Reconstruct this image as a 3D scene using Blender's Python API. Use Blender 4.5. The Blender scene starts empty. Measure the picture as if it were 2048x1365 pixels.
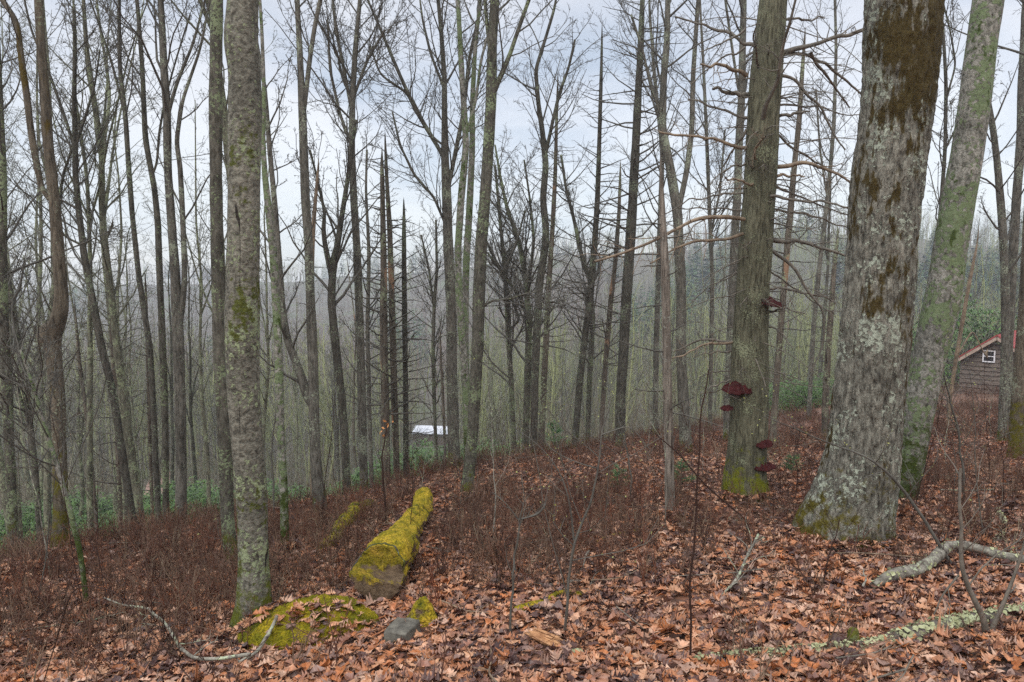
import bpy, math, random
import numpy as np
from mathutils import Vector

# ------------------------------------------------------------------ camera, light, sky, exposure
SC = bpy.context.scene
COL = SC.collection
F = 1365.0                                   # focal length in pixels of the 2048 px wide photograph
CAMZ = 1.6
PITCH = math.atan(122.5 / F)
cam_d = bpy.data.cameras.new("camera"); cam = bpy.data.objects.new("camera", cam_d); COL.objects.link(cam)
cam_d.sensor_width = 36.0; cam_d.lens = 36.0 * F / 2048.0
cam_d.clip_start = 0.05; cam_d.clip_end = 4000
cam.location = (0, 0, CAMZ); cam.rotation_euler = (math.pi / 2 - PITCH, 0, 0)
SC.camera = cam

SUN_EL, SUN_AZ = math.radians(52), math.radians(205)
sun_d = bpy.data.lights.new("sun", 'SUN'); sun_d.energy = 1.5; sun_d.angle = math.radians(50); sun_d.color = (1.0, 0.96, 0.91)
sun = bpy.data.objects.new("sun", sun_d); COL.objects.link(sun)
_d = Vector((math.sin(SUN_AZ) * math.cos(SUN_EL), math.cos(SUN_AZ) * math.cos(SUN_EL), math.sin(SUN_EL)))
sun.rotation_euler = _d.to_track_quat('Z', 'Y').to_euler()

SC.view_settings.view_transform = 'Standard'; SC.view_settings.look = 'None'
SC.view_settings.exposure = 0.45; SC.view_settings.gamma = 1.0
SC.render.engine = 'CYCLES'
cy = SC.cycles
cy.max_bounces = 5; cy.diffuse_bounces = 2; cy.glossy_bounces = 1; cy.transmission_bounces = 1; cy.volume_bounces = 1
cy.transparent_max_bounces = 4; cy.use_denoising = False; cy.denoiser = 'OPENIMAGEDENOISE'; cy.denoising_input_passes = 'RGB_ALBEDO_NORMAL'
cy.caustics_reflective = False; cy.caustics_refractive = False
cy.sample_clamp_indirect = 4.0


class NT:
    """small helper for node trees"""
    def __init__(s, tree):
        s.t = tree; s.t.nodes.clear()

    def n(s, kind, ins=None, **props):
        nd = s.t.nodes.new(kind)
        for k, v in props.items():
            setattr(nd, k, v)
        for k, v in (ins or {}).items():
            if isinstance(v, bpy.types.NodeSocket):
                s.t.links.new(v, nd.inputs[k])
            else:
                nd.inputs[k].default_value = v
        return nd

    def math(s, op, a, b=0.0, clamp=False):
        return s.n('ShaderNodeMath', {0: a, 1: b}, operation=op, use_clamp=clamp).outputs[0]

    def vmath(s, op, a, b=(0, 0, 0)):
        return s.n('ShaderNodeVectorMath', {0: a, 1: b}, operation=op).outputs[0]

    def noise(s, vec, scale, detail=4.0, rough=0.55, dist=0.0):
        return s.n('ShaderNodeTexNoise', {'Vector': vec, 'Scale': scale, 'Detail': detail, 'Roughness': rough, 'Distortion': dist}).outputs[0]

    def ramp(s, fac, stops, interp='LINEAR'):
        nd = s.n('ShaderNodeValToRGB', {0: fac}); cr = nd.color_ramp; cr.interpolation = interp
        while len(cr.elements) < len(stops):
            cr.elements.new(0.5)
        for e, (p, c) in zip(cr.elements, stops):
            e.position = p; e.color = (c[0], c[1], c[2], 1) if hasattr(c, '__len__') else (c, c, c, 1)
        return nd.outputs[0]

    def step(s, fac, lo, hi):
        return s.n('ShaderNodeMapRange', {0: fac, 1: lo, 2: hi, 3: 0.0, 4: 1.0}, interpolation_type='SMOOTHSTEP').outputs[0]

    def mix(s, fac, a, b, mode='MIX'):
        nd = s.n('ShaderNodeMix', data_type='RGBA', blend_type=mode)
        for i, v in ((0, fac), (6, a), (7, b)):
            if isinstance(v, bpy.types.NodeSocket):
                s.t.links.new(v, nd.inputs[i])
            elif i == 0:
                nd.inputs[0].default_value = v
            else:
                nd.inputs[i].default_value = (v[0], v[1], v[2], 1)
        return nd.outputs[2]


W = bpy.data.worlds.new("World"); SC.world = W; W.use_nodes = True
w = NT(W.node_tree)
sky = w.n('ShaderNodeTexSky', sky_type='NISHITA', sun_disc=False, sun_elevation=SUN_EL, sun_rotation=SUN_AZ)
bg_sky = w.n('ShaderNodeBackground', {'Color': sky.outputs[0], 'Strength': 0.05})
tc = w.n('ShaderNodeTexCoord')
nrm = w.vmath('NORMALIZE', tc.outputs['Generated'])
sep = w.n('ShaderNodeSeparateXYZ', {0: nrm})
zel = sep.outputs[2]
zc = w.math('MAXIMUM', zel, 0.0)
# clouds flatten towards the horizon: direction projected on a high flat layer
den = w.math('ADD', zc, 0.22)
px_ = w.math('DIVIDE', sep.outputs[0], den); py_ = w.math('DIVIDE', sep.outputs[1], den)
cvec = w.n('ShaderNodeCombineXYZ', {0: px_, 1: py_, 2: 0.3}).outputs[0]
cn = w.noise(cvec, 1.15, 5.0, 0.5, 0.3)
cloud = w.ramp(cn, [(0.36, (0.50, 0.53, 0.565)), (0.46, (0.71, 0.70, 0.70)), (0.56, (0.90, 0.86, 0.81)), (0.72, (0.97, 0.92, 0.86))])
band = w.step(zel, 0.0, 0.30)
lowc = w.mix(w.math('MULTIPLY', w.math('SUBTRACT', 1.0, band), 0.35), cloud, (0.84, 0.82, 0.80))
over = w.math('ADD', 0.62, w.math('MULTIPLY', w.step(zel, 0.35, 1.0), 0.95))
bg_cl = w.n('ShaderNodeBackground', {'Color': lowc, 'Strength': over})
add = w.n('ShaderNodeAddShader', {0: bg_sky.outputs[0], 1: bg_cl.outputs[0]})
w.n('ShaderNodeOutputWorld', {'Surface': add.outputs[0]})
W.cycles.sampling_method = 'MANUAL'; W.cycles.sample_map_resolution = 512

# ------------------------------------------------------------------ numbers
rng = np.random.default_rng(11)
random.seed(5)


def _h(ix, iy, iz):
    n = (ix * 374761393 + iy * 668265263 + iz * 2147483647 + 1013904223) & 0xffffffff
    n = ((n ^ (n >> 13)) * 1274126177) & 0xffffffff
    n = (n ^ (n >> 16)) & 0xffff
    return n / 65535.0


def vnoise(x, y, z=0.0):
    x, y, z = np.broadcast_arrays(np.asarray(x, float), np.asarray(y, float), np.asarray(z, float))
    ix = np.floor(x).astype(np.int64); iy = np.floor(y).astype(np.int64); iz = np.floor(z).astype(np.int64)
    fx, fy, fz = x - ix, y - iy, z - iz
    fx = fx * fx * (3 - 2 * fx); fy = fy * fy * (3 - 2 * fy); fz = fz * fz * (3 - 2 * fz)
    r = 0
    for a in (0, 1):
        wa = fx if a else 1 - fx
        for b in (0, 1):
            wb = fy if b else 1 - fy
            for c in (0, 1):
                r = r + wa * wb * (fz if c else 1 - fz) * _h(ix + a, iy + b, iz + c)
    return r


def fbm(x, y, z=0.0, o=3):
    s, a, t = 0, 1.0, 0
    for i in range(o):
        k = 2.03 ** i
        s = s + a * vnoise(np.asarray(x) * k + 7.1 * i, np.asarray(y) * k + 3.3 * i, np.asarray(z) * k); t += a; a *= 0.5
    return s / t


def sstep(a, b, x):
    t = np.clip((x - a) / (b - a), 0, 1)
    return t * t * (3 - 2 * t)


HU = np.array([-1.3, -.75, -.45, -.2, 0, .2, .4, .75, 1.3])
HD = np.array([520, 520, 480, 430, 360, 330, 280, 280, 280.])
HZ = np.array([9, 9, 10, 12, 21, 24, 28, 25, 25.])


def H(x, y):
    x = np.asarray(x, float); y = np.asarray(y, float)
    yb = np.clip(13.2 + x + .38 * np.minimum(x + 1.0, 0), 5.4, 60)
    xs = 25 * np.tanh(x / 25)
    base = .055 * xs - .15 * 120 * np.tanh(y / 120)
    s = np.maximum(0, y - yb)
    ss = s * s / (s + 1.6)
    g = 9.5 * (1 - np.exp(-ss / 30.0))
    z = base - g
    z = z + (fbm(x * .35 + 3, y * .35, 5.5, 2) - .5) * .28 * sstep(2, 7, np.abs(y) + np.abs(x)) + (fbm(x * 1.7, y * 1.7, 2.5, 2) - .5) * .07
    u = x / np.maximum(y, 20)
    D = np.interp(u, HU, HD); Z = np.interp(u, HU, HZ)
    t = sstep(.33 * D, D, y) 
    hz = Z + CAMZ - 11 + (fbm(x * .02, y * .02, 1.5, 3) - .5) * 12
    return z * (1 - t) + hz * t


def ray(px, py):
    u = (px - 1024) / F; v = (682.5 - py) / F
    c, s = math.cos(PITCH), math.sin(PITCH)
    return np.array([u, c + v * s, -s + v * c])


def PX(px, py, y):
    d = ray(px, py); t = y / d[1]
    return np.array([d[0] * t, y, CAMZ + d[2] * t])


def GD(px, py):
    """distance at which the ray of that point meets the ground"""
    d = ray(px, py)
    ys = np.arange(1.5, 120, .02); t = ys / d[1]
    below = (CAMZ + d[2] * t) <= H(d[0] * t, ys)
    i = int(np.argmax(below))
    return float(ys[i]) if below.any() else 60.0


def G(px, py, up=0.0):
    y = GD(px, py); p = PX(px, py, y); p[2] = float(H(p[0], p[1])) + up
    return p


# ------------------------------------------------------------------ mesh building
class MB:
    def __init__(s):
        s.v, s.q, s.t, s.a, s.n = [], [], [], [], 0

    def add(s, v, q=None, t=None, a=0.0):
        v = np.asarray(v, np.float32).reshape(-1, 3)
        if q is not None and len(q): s.q.append(np.asarray(q, np.int64).reshape(-1, 4) + s.n)
        if t is not None and len(t): s.t.append(np.asarray(t, np.int64).reshape(-1, 3) + s.n)
        s.v.append(v); a = np.asarray(a, np.float32); s.a.append(np.full(len(v), float(a), np.float32) if a.ndim == 0 else a)
        s.n += len(v)

    def arrays(s):
        v = np.concatenate(s.v) if s.v else np.zeros((0, 3), np.float32)
        q = np.concatenate(s.q) if s.q else np.zeros((0, 4), np.int64)
        t = np.concatenate(s.t) if s.t else np.zeros((0, 3), np.int64)
        return v, q, t, (np.concatenate(s.a) if s.a else np.zeros(0, np.float32))

    def mesh(s, name, mat, origin=(0, 0, 0), smooth=True):
        v, q, t, a = s.arrays()
        v = v - np.asarray(origin, np.float32)
        me = bpy.data.meshes.new(name)
        me.vertices.add(len(v)); me.vertices.foreach_set('co', v.ravel())
        nl = len(q) * 4 + len(t) * 3
        me.loops.add(nl); me.loops.foreach_set('vertex_index', np.concatenate([q.ravel(), t.ravel()]).astype(np.int32))
        me.polygons.add(len(q) + len(t))
        st = np.concatenate([np.arange(len(q)) * 4, len(q) * 4 + np.arange(len(t)) * 3]).astype(np.int32)
        me.polygons.foreach_set('loop_start', st)
        me.polygons.foreach_set('use_smooth', np.full(len(q) + len(t), smooth, bool))
        at = me.attributes.new('rnd', 'FLOAT', 'POINT'); at.data.foreach_set('value', a)
        me.update(calc_edges=True)
        for m in (mat if isinstance(mat, (list, tuple)) else [mat]):
            me.materials.append(m)
        return me


def obj(name, mb, mat, parent=None, origin=(0, 0, 0), smooth=True, **tags):
    me = mb.mesh(name, mat, origin, smooth) if isinstance(mb, MB) else mb
    o = bpy.data.objects.new(name, me); COL.objects.link(o)
    if parent is not None:
        o.parent = parent
    else:
        o.location = origin
    for k, v in tags.items():
        o[k] = v
    return o


def thing(name, loc, label, category, group=None, rz=0.0, scale=1.0):
    o = bpy.data.objects.new(name, None); COL.objects.link(o); o.empty_display_size = .1
    o.location = loc; o.rotation_euler = (0, 0, rz); o.scale = (scale,) * 3
    o['label'] = label; o['category'] = category
    if group: o['group'] = group
    return o


def copy_tree(root, loc, rz, scale, label=None, group=None):
    c = root.copy(); COL.objects.link(c); c.location = loc; c.rotation_euler = (0, 0, rz); c.scale = (scale,) * 3
    if label: c['label'] = label
    if group: c['group'] = group
    for ch in list(root.children):
        d = ch.copy(); COL.objects.link(d); d.parent = c
    return c


def tube_arrays(P, R, sides, phase=None, close=False, rmod=None):
    """P (B,n,3), R (B,n) -> verts, quads of B tubes"""
    P = np.asarray(P, float); R = np.asarray(R, float)
    B, n, _ = P.shape
    T = np.gradient(P, axis=1); T /= np.linalg.norm(T, axis=2, keepdims=True) + 1e-9
    m = np.abs(T.mean(axis=1)); ref = np.zeros((B, 3)); ref[np.arange(B), np.argmin(m + np.array([0, .001, .002]), axis=1)] = 1
    ref = np.repeat(ref[:, None], n, 1)
    N = np.cross(T, ref); N /= np.linalg.norm(N, axis=2, keepdims=True) + 1e-9
    Bn = np.cross(T, N)
    ang = np.arange(sides) * 2 * math.pi / sides
    ca = np.cos(ang)[None, None, :, None]; sa = np.sin(ang)[None, None, :, None]
    RR = R[:, :, None] * (np.ones((1, 1, sides)) if rmod is None else rmod)
    V = P[:, :, None, :] + (N[:, :, None] * ca + Bn[:, :, None] * sa) * RR[..., None]
    i = np.arange(n - 1)[:, None]; j = np.arange(sides)[None]
    q = np.stack([i * sides + j, i * sides + (j + 1) % sides, (i + 1) * sides + (j + 1) % sides, (i + 1) * sides + j], -1).reshape(-1, 4)
    Q = (q[None] + (np.arange(B) * n * sides)[:, None, None]).reshape(-1, 4)
    return V.reshape(-1, 3), Q


def add_tubes(mb, P, R, sides, a=0.0, **kw):
    v, q = tube_arrays(P, R, sides, **kw)
    if isinstance(a, np.ndarray):
        a = np.repeat(a, P.shape[1] * sides)
    mb.add(v, q, a=a)


def resample(pts, n):
    pts = np.asarray(pts, float)
    d = np.r_[0, np.cumsum(np.linalg.norm(np.diff(pts[:, :3], axis=0), axis=1))]
    # Catmull-Rom like: fine linear interpolation then smoothing
    t = np.linspace(0, d[-1], n)
    out = np.stack([np.interp(t, d, pts[:, k]) for k in range(pts.shape[1])], 1)
    k = max(1, int(n / max(4, len(pts) * 3.0)))
    for _ in range(k * 2):
        out[1:-1] = (out[:-2] + 2 * out[1:-1] + out[2:]) / 4
    return out


def children(P, R, k, L, ang=(35, 60), t0=.15, npts=4, gn=.18, up=.12, rk=.55, rmin=.0022, tip=.35, t1=1.0, lens_by_t=.5, droop=0.0):
    """grow k children from every polyline of P (B,n,3)"""
    B, n, _ = P.shape
    t = t0 + (t1 - t0) * (np.arange(k)[None] + rng.random((B, k))) / k
    f = t * (n - 1); i0 = np.minimum(f.astype(int), n - 2); fr = (f - i0)[..., None]
    b = np.arange(B)[:, None]
    p = P[b, i0] * (1 - fr) + P[b, i0 + 1] * fr
    tg = P[b, i0 + 1] - P[b, i0]; tg /= np.linalg.norm(tg, axis=2, keepdims=True) + 1e-9
    r = R[b, i0] * (1 - fr[..., 0]) + R[b, i0 + 1] * fr[..., 0]
    rd = rng.normal(size=(B, k, 3)); perp = rd - (rd * tg).sum(-1, keepdims=True) * tg
    perp /= np.linalg.norm(perp, axis=2, keepdims=True) + 1e-9
    a = np.radians(rng.uniform(ang[0], ang[1], (B, k)))[..., None]
    d = np.cos(a) * tg + np.sin(a) * perp
    ln = (L if np.ndim(L) == 0 else np.asarray(L)[:, None]) * (1 - lens_by_t * t) * rng.uniform(.55, 1.25, (B, k))
    r0 = np.maximum(r * rk * rng.uniform(.7, 1.1, (B, k)), rmin)
    pts = [p]; q = p
    for s in range(npts - 1):
        d = d + rng.normal(size=d.shape) * gn + np.array([0, 0, up]) - np.array([0, 0, droop]) * s
        d /= np.linalg.norm(d, axis=2, keepdims=True) + 1e-9
        q = q + d * (ln / (npts - 1))[..., None]; pts.append(q)
    CP = np.stack(pts, 2).reshape(B * k, npts, 3)
    tt = np.linspace(1, tip, npts)[None]
    CR = np.maximum(r0.reshape(-1, 1) * tt, rmin * .8)
    return CP, CR, ln.reshape(-1)


# ------------------------------------------------------------------ materials
def new_mat(name):
    m = bpy.data.materials.new(name); m.use_nodes = True
    return m, NT(m.node_tree)


def finish(nt, color, rough=.7, bump=None, bstr=.5, bdist=.01, spec=.4, extra=None):
    ins = {'Base Color': color, 'Roughness': rough, 'Specular IOR Level': spec}
    if bump is not None:
        ins['Normal'] = nt.n('ShaderNodeBump', {'Height': bump, 'Strength': bstr, 'Distance': bdist}).outputs[0]
    ins.update(extra or {})
    b = nt.n('ShaderNodeBsdfPrincipled', ins)
    nt.n('ShaderNodeOutputMaterial', {'Surface': b.outputs[0]})


def bark(name, dark, light, lich=(.42, .46, .36), la=.5, moss=.3, mossh=.6, fs=14.0, st=.16, mosscol=(.12, .115, .012), bd=.012, patch=None, lscale=11.0, wood=None, rough=.75, crack=False, pgrad=None):
    m, t = new_mat(name)
    tc = t.n('ShaderNodeTexCoord'); oi = t.n('ShaderNodeObjectInfo')
    off = t.vmath('MULTIPLY', oi.outputs['Location'], (3.71, 5.13, 0.0))
    co = t.vmath('ADD', tc.outputs['Object'], off)
    z = t.n('ShaderNodeSeparateXYZ', {0: tc.outputs['Object']}).outputs[2]
    cs = t.vmath('MULTIPLY', co, (1, 1, st))
    n1 = t.noise(cs, fs, 5, .62, .35)
    n2 = t.noise(co, 2.2, 3, .5)
    n3 = t.noise(co, 70, 2, .6)
    base = t.ramp(n1, [(.32, dark), (.62, light)])
    tone = t.ramp(n2, [(.3, .72), (.7, 1.22)])
    base = t.mix(1.0, base, tone, 'MULTIPLY')
    grain = t.ramp(n3, [(.35, .82), (.65, 1.15)])
    base = t.mix(1.0, base, grain, 'MULTIPLY')
    if wood is not None:
        wm = t.step(t.noise(t.vmath('MULTIPLY', co, (1, 1, .35)), 3.2, 2, .5), wood[0], wood[0] + .04)
        base = t.mix(wm, base, wood[1])
    # lichen: speckles gathered in patches
    lp = t.noise(co, 3.1, 2, .5)
    lf = t.noise(co, lscale * 2.4, 4, .65)
    lv = t.math('ADD', t.math('MULTIPLY', lp, .55), t.math('MULTIPLY', lf, .75))
    lm = t.step(lv, .805 - la * .25, .85 - la * .25)
    lcol = t.mix(t.noise(co, 5.0, 1, .5), tuple(c * .75 for c in lich), tuple(min(1, c * 1.25) for c in lich))
    col = t.mix(t.math('MULTIPLY', lm, .85), base, lcol)
    # moss: climbs from the foot, ragged
    mn = t.noise(co, 6.0, 5, .72)
    zz = t.math('DIVIDE', z, max(mossh, .01))
    foot = t.math('SUBTRACT', 1.0, zz, True)
    mv = t.math('ADD', t.math('MULTIPLY', foot, .45), t.math('ADD', t.math('MULTIPLY', mn, 1.15), moss * .5 - .38))
    mm = t.step(mv, .50, .66)
    mc = t.mix(t.noise(co, 38, 2, .5), tuple(c * .45 for c in mosscol), tuple(c * 1.5 for c in mosscol))
    col = t.mix(mm, col, mc)
    h = t.math('ADD', n1, t.math('MULTIPLY', lm, .18))
    if patch is not None:                     # large brown moss areas
        pc, pa, psc = patch
        pn = t.math('ADD', t.math('MULTIPLY', t.noise(t.vmath('MULTIPLY', co, (1, 1, .55)), psc, 3, .6), .7), t.math('MULTIPLY', t.noise(cs, 22, 3, .6), .45))
        if pgrad is not None:
            ox = t.n('ShaderNodeSeparateXYZ', {0: tc.outputs['Object']}).outputs[0]
            pn = t.math('ADD', pn, t.math('ADD', t.math('MULTIPLY', t.math('SUBTRACT', z, pgrad[0]), pgrad[1]), t.math('MULTIPLY', ox, pgrad[2])))
        pm = t.step(pn, pa, pa + .07)
        pcol = t.mix(t.noise(co, 45, 2, .5), tuple(c * .4 for c in pc), tuple(c * 1.6 for c in pc))
        col = t.mix(pm, col, pcol)
    if crack:                                 # long dark splits in smooth bark
        cn = t.math('ABSOLUTE', t.math('SUBTRACT', t.noise(t.vmath('MULTIPLY', co, (1, 1, .10)), 3.4, 3, .6), .5))
        ck = t.math('MULTIPLY', t.math('SUBTRACT', 1.0, t.step(cn, .002, .007)), t.step(t.noise(co, 1.6, 2, .5), .52, .56))
        col = t.mix(ck, col, (.03, .025, .02)); h = t.math('SUBTRACT', h, ck)
        fl = t.step(t.noise(t.vmath('MULTIPLY', co, (1, 1, 3.2)), 14, 3, .6), .60, .66)
        col = t.mix(t.math('MULTIPLY', fl, .4), col, (.055, .048, .04))
    h = t.math('ADD', h, t.math('MULTIPLY', n3, .12))
    finish(t, col, rough, h, 1.0, bd, .15)
    return m


def simple(name, c1, c2, scale=20, rough=.7, bd=.003, st=1.0, attr=False, spec=.4):
    m, t = new_mat(name)
    co = t.vmath('MULTIPLY', t.n('ShaderNodeTexCoord').outputs['Object'], (1, 1, st))
    n1 = t.noise(co, scale, 3, .6)
    if attr:
        a = t.n('ShaderNodeAttribute', attribute_name='rnd').outputs['Fac']
        col = t.mix(t.math('MULTIPLY', t.math('ADD', a, n1), .5), c1, c2)
        col = t.mix(t.step(a, 0, 1), col, t.mix(1.0, col, (1.25, 1.2, 1.1), 'MULTIPLY'))
    else:
        col = t.ramp(n1, [(.3, c1), (.7, c2)])
    finish(t, col, rough, n1, .5, bd, spec)
    return m


M = {}
GREEN_MOSS = (.115, .115, .012)
YEL_MOSS = (.20, .17, .012)
M['maple'] = bark('pale lichened bark', (.05, .047, .037), (.215, .208, .168), (.28, .33, .19), .42, .02, 1.3, 30, 1.15, (.10, .115, .014), .016, lscale=14, crack=True, patch=((.075, .085, .018), .645, 2.6))
M['oak'] = bark('furrowed oak bark', (.036, .032, .025), (.26, .25, .205), (.40, .44, .35), .42, .06, 1.2, 36, .28, (.10, .085, .012), .04, patch=((.060, .044, .014), .60, 3.4), lscale=12, pgrad=(2.7, .035, .10))
M['beech'] = bark('mottled green lichened bark', (.055, .055, .042), (.31, .30, .26), (.15, .20, .095), .66, .25, 1.5, 26, .7, (.05, .07, .015), .02, lscale=9, patch=((.055, .08, .022), .655, 6.5))
M['pine'] = bark('dead pine bark', (.036, .034, .022), (.17, .165, .11), (.25, .27, .17), .32, .16, .9, 42, .12, (.15, .16, .012), .022, lscale=26)
M['mossy'] = bark('dark bark spotted with green lichen', (.038, .035, .027), (.125, .118, .095), (.21, .255, .145), .50, -.02, 1.2, 30, .35, (.09, .10, .014), .014, lscale=15)
M['grey'] = bark('grey tree bark', (.045, .042, .034), (.165, .155, .13), (.27, .30, .22), .40, -.02, .9, 34, .22, (.085, .095, .014), .016, lscale=15)
M['dark'] = bark('dark tree bark', (.030, .028, .023), (.105, .098, .08), (.20, .235, .155), .38, -.02, .9, 32, .26, (.075, .085, .014), .014, lscale=15)
M['brown'] = bark('mossy brown bark', (.042, .034, .025), (.155, .132, .098), (.26, .28, .20), .30, .10, 2.2, 36, .16, (.10, .09, .012), .018, patch=((.08, .058, .014), .66, 2.0))
M['snag'] = bark('dead snag bark', (.05, .043, .034), (.17, .145, .115), (.28, .32, .20), .36, -.08, .7, 30, .16, (.10, .105, .014), .014, wood=(.63, (.29, .185, .12)))
M['shred'] = bark('shreddy grey dead wood', (.055, .043, .034), (.27, .235, .195), (.33, .33, .28), .12, -.2, .2, 44, .07, (.1, .1, .02), .02, rough=.65)
M['bgrey'] = bark('grey bark painted lit for the far trunks', (.065, .062, .05), (.23, .22, .175), (.30, .33, .23), .45, -.02, .9, 18, .25, (.10, .11, .02), .01, lscale=7)  # lighter copy of the grey bark: light on far trunks put into the colour
M['bmoss'] = bark('green lichened bark painted lit for the far trunks', (.065, .063, .047), (.20, .197, .145), (.27, .31, .19), .55, .0, 2.0, 18, .25, (.10, .12, .02), .01, lscale=7)  # lichened bark again, colours raised so the far trunks look lit
M['twig'] = simple('dark twig', (.055, .05, .042), (.13, .125, .105), 9, .75)
M['twigl'] = simple('lichened twig', (.08, .08, .06), (.22, .23, .165), 9, .75)
M['branch'] = simple('weathered dead branch', (.07, .062, .05), (.20, .175, .14), 14, .7)
M['tan'] = simple('bare tan dead branch', (.11, .08, .055), (.30, .225, .15), 9, .6)
m, t = new_mat('brown brush'); M['brush'] = m
a = t.n('ShaderNodeAttribute', attribute_name='rnd').outputs['Fac']
finish(t, t.ramp(a, [(0, (.04, .022, .017)), (.25, (.11, .05, .034)), (.45, (.17, .105, .075)), (.6, (.085, .052, .04)), (.8, (.20, .14, .095)), (.93, (.17, .055, .03)), (1, (.27, .23, .16))]), .65, spec=.12)

m, t = new_mat('leaf litter'); M['leaf'] = m
a = t.n('ShaderNodeAttribute', attribute_name='rnd').outputs['Fac']
co = t.n('ShaderNodeTexCoord').outputs['Object']
c = t.ramp(a, [(0, (.05, .024, .022)), (.17, (.10, .045, .035)), (.27, (.25, .115, .075)), (.4, (.43, .205, .11)), (.52, (.35, .13, .05)), (.64, (.51, .28, .16)), (.76, (.20, .12, .10)), (.88, (.60, .38, .26)), (1, (.42, .15, .05))])
n1 = t.noise(co, 22, 3, .6); n2 = t.noise(co, 90, 2, .5)
c = t.mix(1.0, c, t.ramp(n1, [(.3, .6), (.7, 1.3)]), 'MULTIPLY')
finish(t, c, .42, n2, .4, .004, .5)

m, t = new_mat('forest floor'); M['ground'] = m
co = t.n('ShaderNodeTexCoord').outputs['Object']
v = t.n('ShaderNodeTexVoronoi', {'Vector': t.vmath('ADD', co, t.vmath('MULTIPLY', t.n('ShaderNodeTexNoise', {'Vector': co, 'Scale': 12.0}).outputs['Color'], (.08, .08, .0))), 'Scale': 13.0})
vc = t.n('ShaderNodeSeparateColor', {0: v.outputs['Color']}).outputs[0]
c = t.ramp(vc, [(0, (.05, .022, .018)), (.3, (.16, .075, .05)), (.55, (.30, .14, .085)), (.8, (.20, .09, .06)), (1, (.36, .20, .13))])
c = t.mix(t.step(t.noise(co, 1.3, 4, .6), .5, .75), c, (.07, .045, .03))
far = t.math('DIVIDE', t.n('ShaderNodeSeparateXYZ', {0: co}).outputs[1], 120.0)
c = t.mix(t.step(far, .13, .4), c, t.ramp(t.noise(co, .06, 4, .6), [(.35, (.075, .07, .045)), (.5, (.10, .085, .06)), (.62, (.085, .10, .045))]))
finish(t, c, .6, t.math('ADD', v.outputs['Distance'], vc), .8, .03)

m, t = new_mat('yellow green moss'); M['moss'] = m
co = t.n('ShaderNodeTexCoord').outputs['Object']
n1 = t.noise(co, 9, 4, .6); n2 = t.noise(co, 75, 3, .6)
c = t.ramp(n1, [(.3, (.055, .07, .01)), (.48, (.20, .18, .012)), (.66, (.36, .27, .02))])
c = t.mix(1.0, c, t.ramp(n2, [(.3, .35), (.65, 1.3)]), 'MULTIPLY')
finish(t, c, .9, n2, 1.0, .02, .1)

m, t = new_mat('moss over rotting wood'); M['mosslog'] = m
co = t.n('ShaderNodeTexCoord').outputs['Object']
geo = t.n('ShaderNodeNewGeometry')
nz = t.n('ShaderNodeSeparateXYZ', {0: geo.outputs['Normal']}).outputs[2]
n1 = t.noise(co, 7, 4, .65); n2 = t.noise(co, 70, 3, .6)
mk = t.step(t.math('ADD', t.math('MULTIPLY', nz, .38), n1), .50, .62)
moss = t.ramp(t.noise(co, 9, 4, .65), [(.3, (.07, .08, .01)), (.45, (.26, .21, .012)), (.62, (.44, .31, .03))])
moss = t.mix(1.0, moss, t.ramp(n2, [(.3, .35), (.65, 1.3)]), 'MULTIPLY')
wood = t.ramp(t.noise(t.vmath('MULTIPLY', co, (1, .2, 1)), 30, 4, .6), [(.3, (.05, .033, .022)), (.7, (.17, .115, .07))])
finish(t, t.mix(mk, wood, moss), .85, t.math('ADD', n2, t.math('MULTIPLY', mk, .6)), 1.0, .015, .15)

M['cut'] = simple('weathered sawn wood', (.05, .035, .024), (.21, .15, .095), 16, .75, .008)
M['rot'] = simple('split orange wood', (.22, .09, .035), (.55, .30, .14), 22, .6, .008, .3)
M['slate'] = simple('grey lichened wood block', (.05, .046, .038), (.17, .16, .13), 16, .7, .01)
M['lichbr'] = bark('branch with pale lichen', (.04, .035, .03), (.15, .13, .11), (.42, .46, .28), .62, -.4, .01, 20, 1, bd=.012, lscale=9)
M['whbr'] = bark('pale grey fallen branch', (.07, .06, .05), (.28, .265, .22), (.40, .46, .31), .40, -.4, .01, 20, 1, bd=.008, lscale=12)
M['flake'] = simple('pale green lichen flakes', (.27, .29, .15), (.46, .47, .29), 30, .9)
M['fungus'] = simple('dark red bracket', (.028, .006, .007), (.070, .019, .018), 24, .8, .012, spec=.08)
M['fungusu'] = simple('pale bracket underside', (.12, .09, .07), (.30, .24, .19), 24, .7, .01)
M['rhodo'] = simple('rhododendron leaves', (.018, .050, .008), (.080, .17, .028), 3, .45, attr=True, spec=.5)
M['needle'] = simple('pine needles', (.03, .09, .03), (.09, .22, .07), 3, .6, attr=True)
M['bud'] = simple('spring buds', (.20, .23, .06), (.40, .42, .15), 6, .6, attr=True)
M['dryleaf'] = simple('dry orange leaves', (.38, .15, .05), (.60, .30, .12), 6, .6, attr=True)
M['farA'] = simple('far grey woods', (.13, .122, .095), (.25, .24, .185), .05, .9, attr=True)
M['farB'] = simple('far brown woods', (.13, .10, .088), (.245, .195, .17), .05, .9, attr=True)
M['farC'] = simple('far budding woods', (.17, .19, .09), (.29, .32, .16), .05, .9, attr=True)
M['farD'] = simple('far evergreens', (.035, .075, .03), (.08, .14, .055), .05, .9, attr=True)
M['plank'] = simple('weathered board siding', (.055, .042, .034), (.20, .16, .13), 5, .8, .004, 6)
M['redmetal'] = simple('red metal roof', (.24, .045, .045), (.36, .075, .07), 3, .4, .001)
M['fascia'] = simple('pale fascia board', (.33, .24, .19), (.46, .36, .29), 8, .7, .002)
M['white'] = simple('white painted frame', (.70, .70, .72), (.80, .80, .82), 8, .5, .001)
M['glass'] = simple('dark window glass', (.015, .015, .02), (.03, .03, .035), 3, .08, .0)
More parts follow.
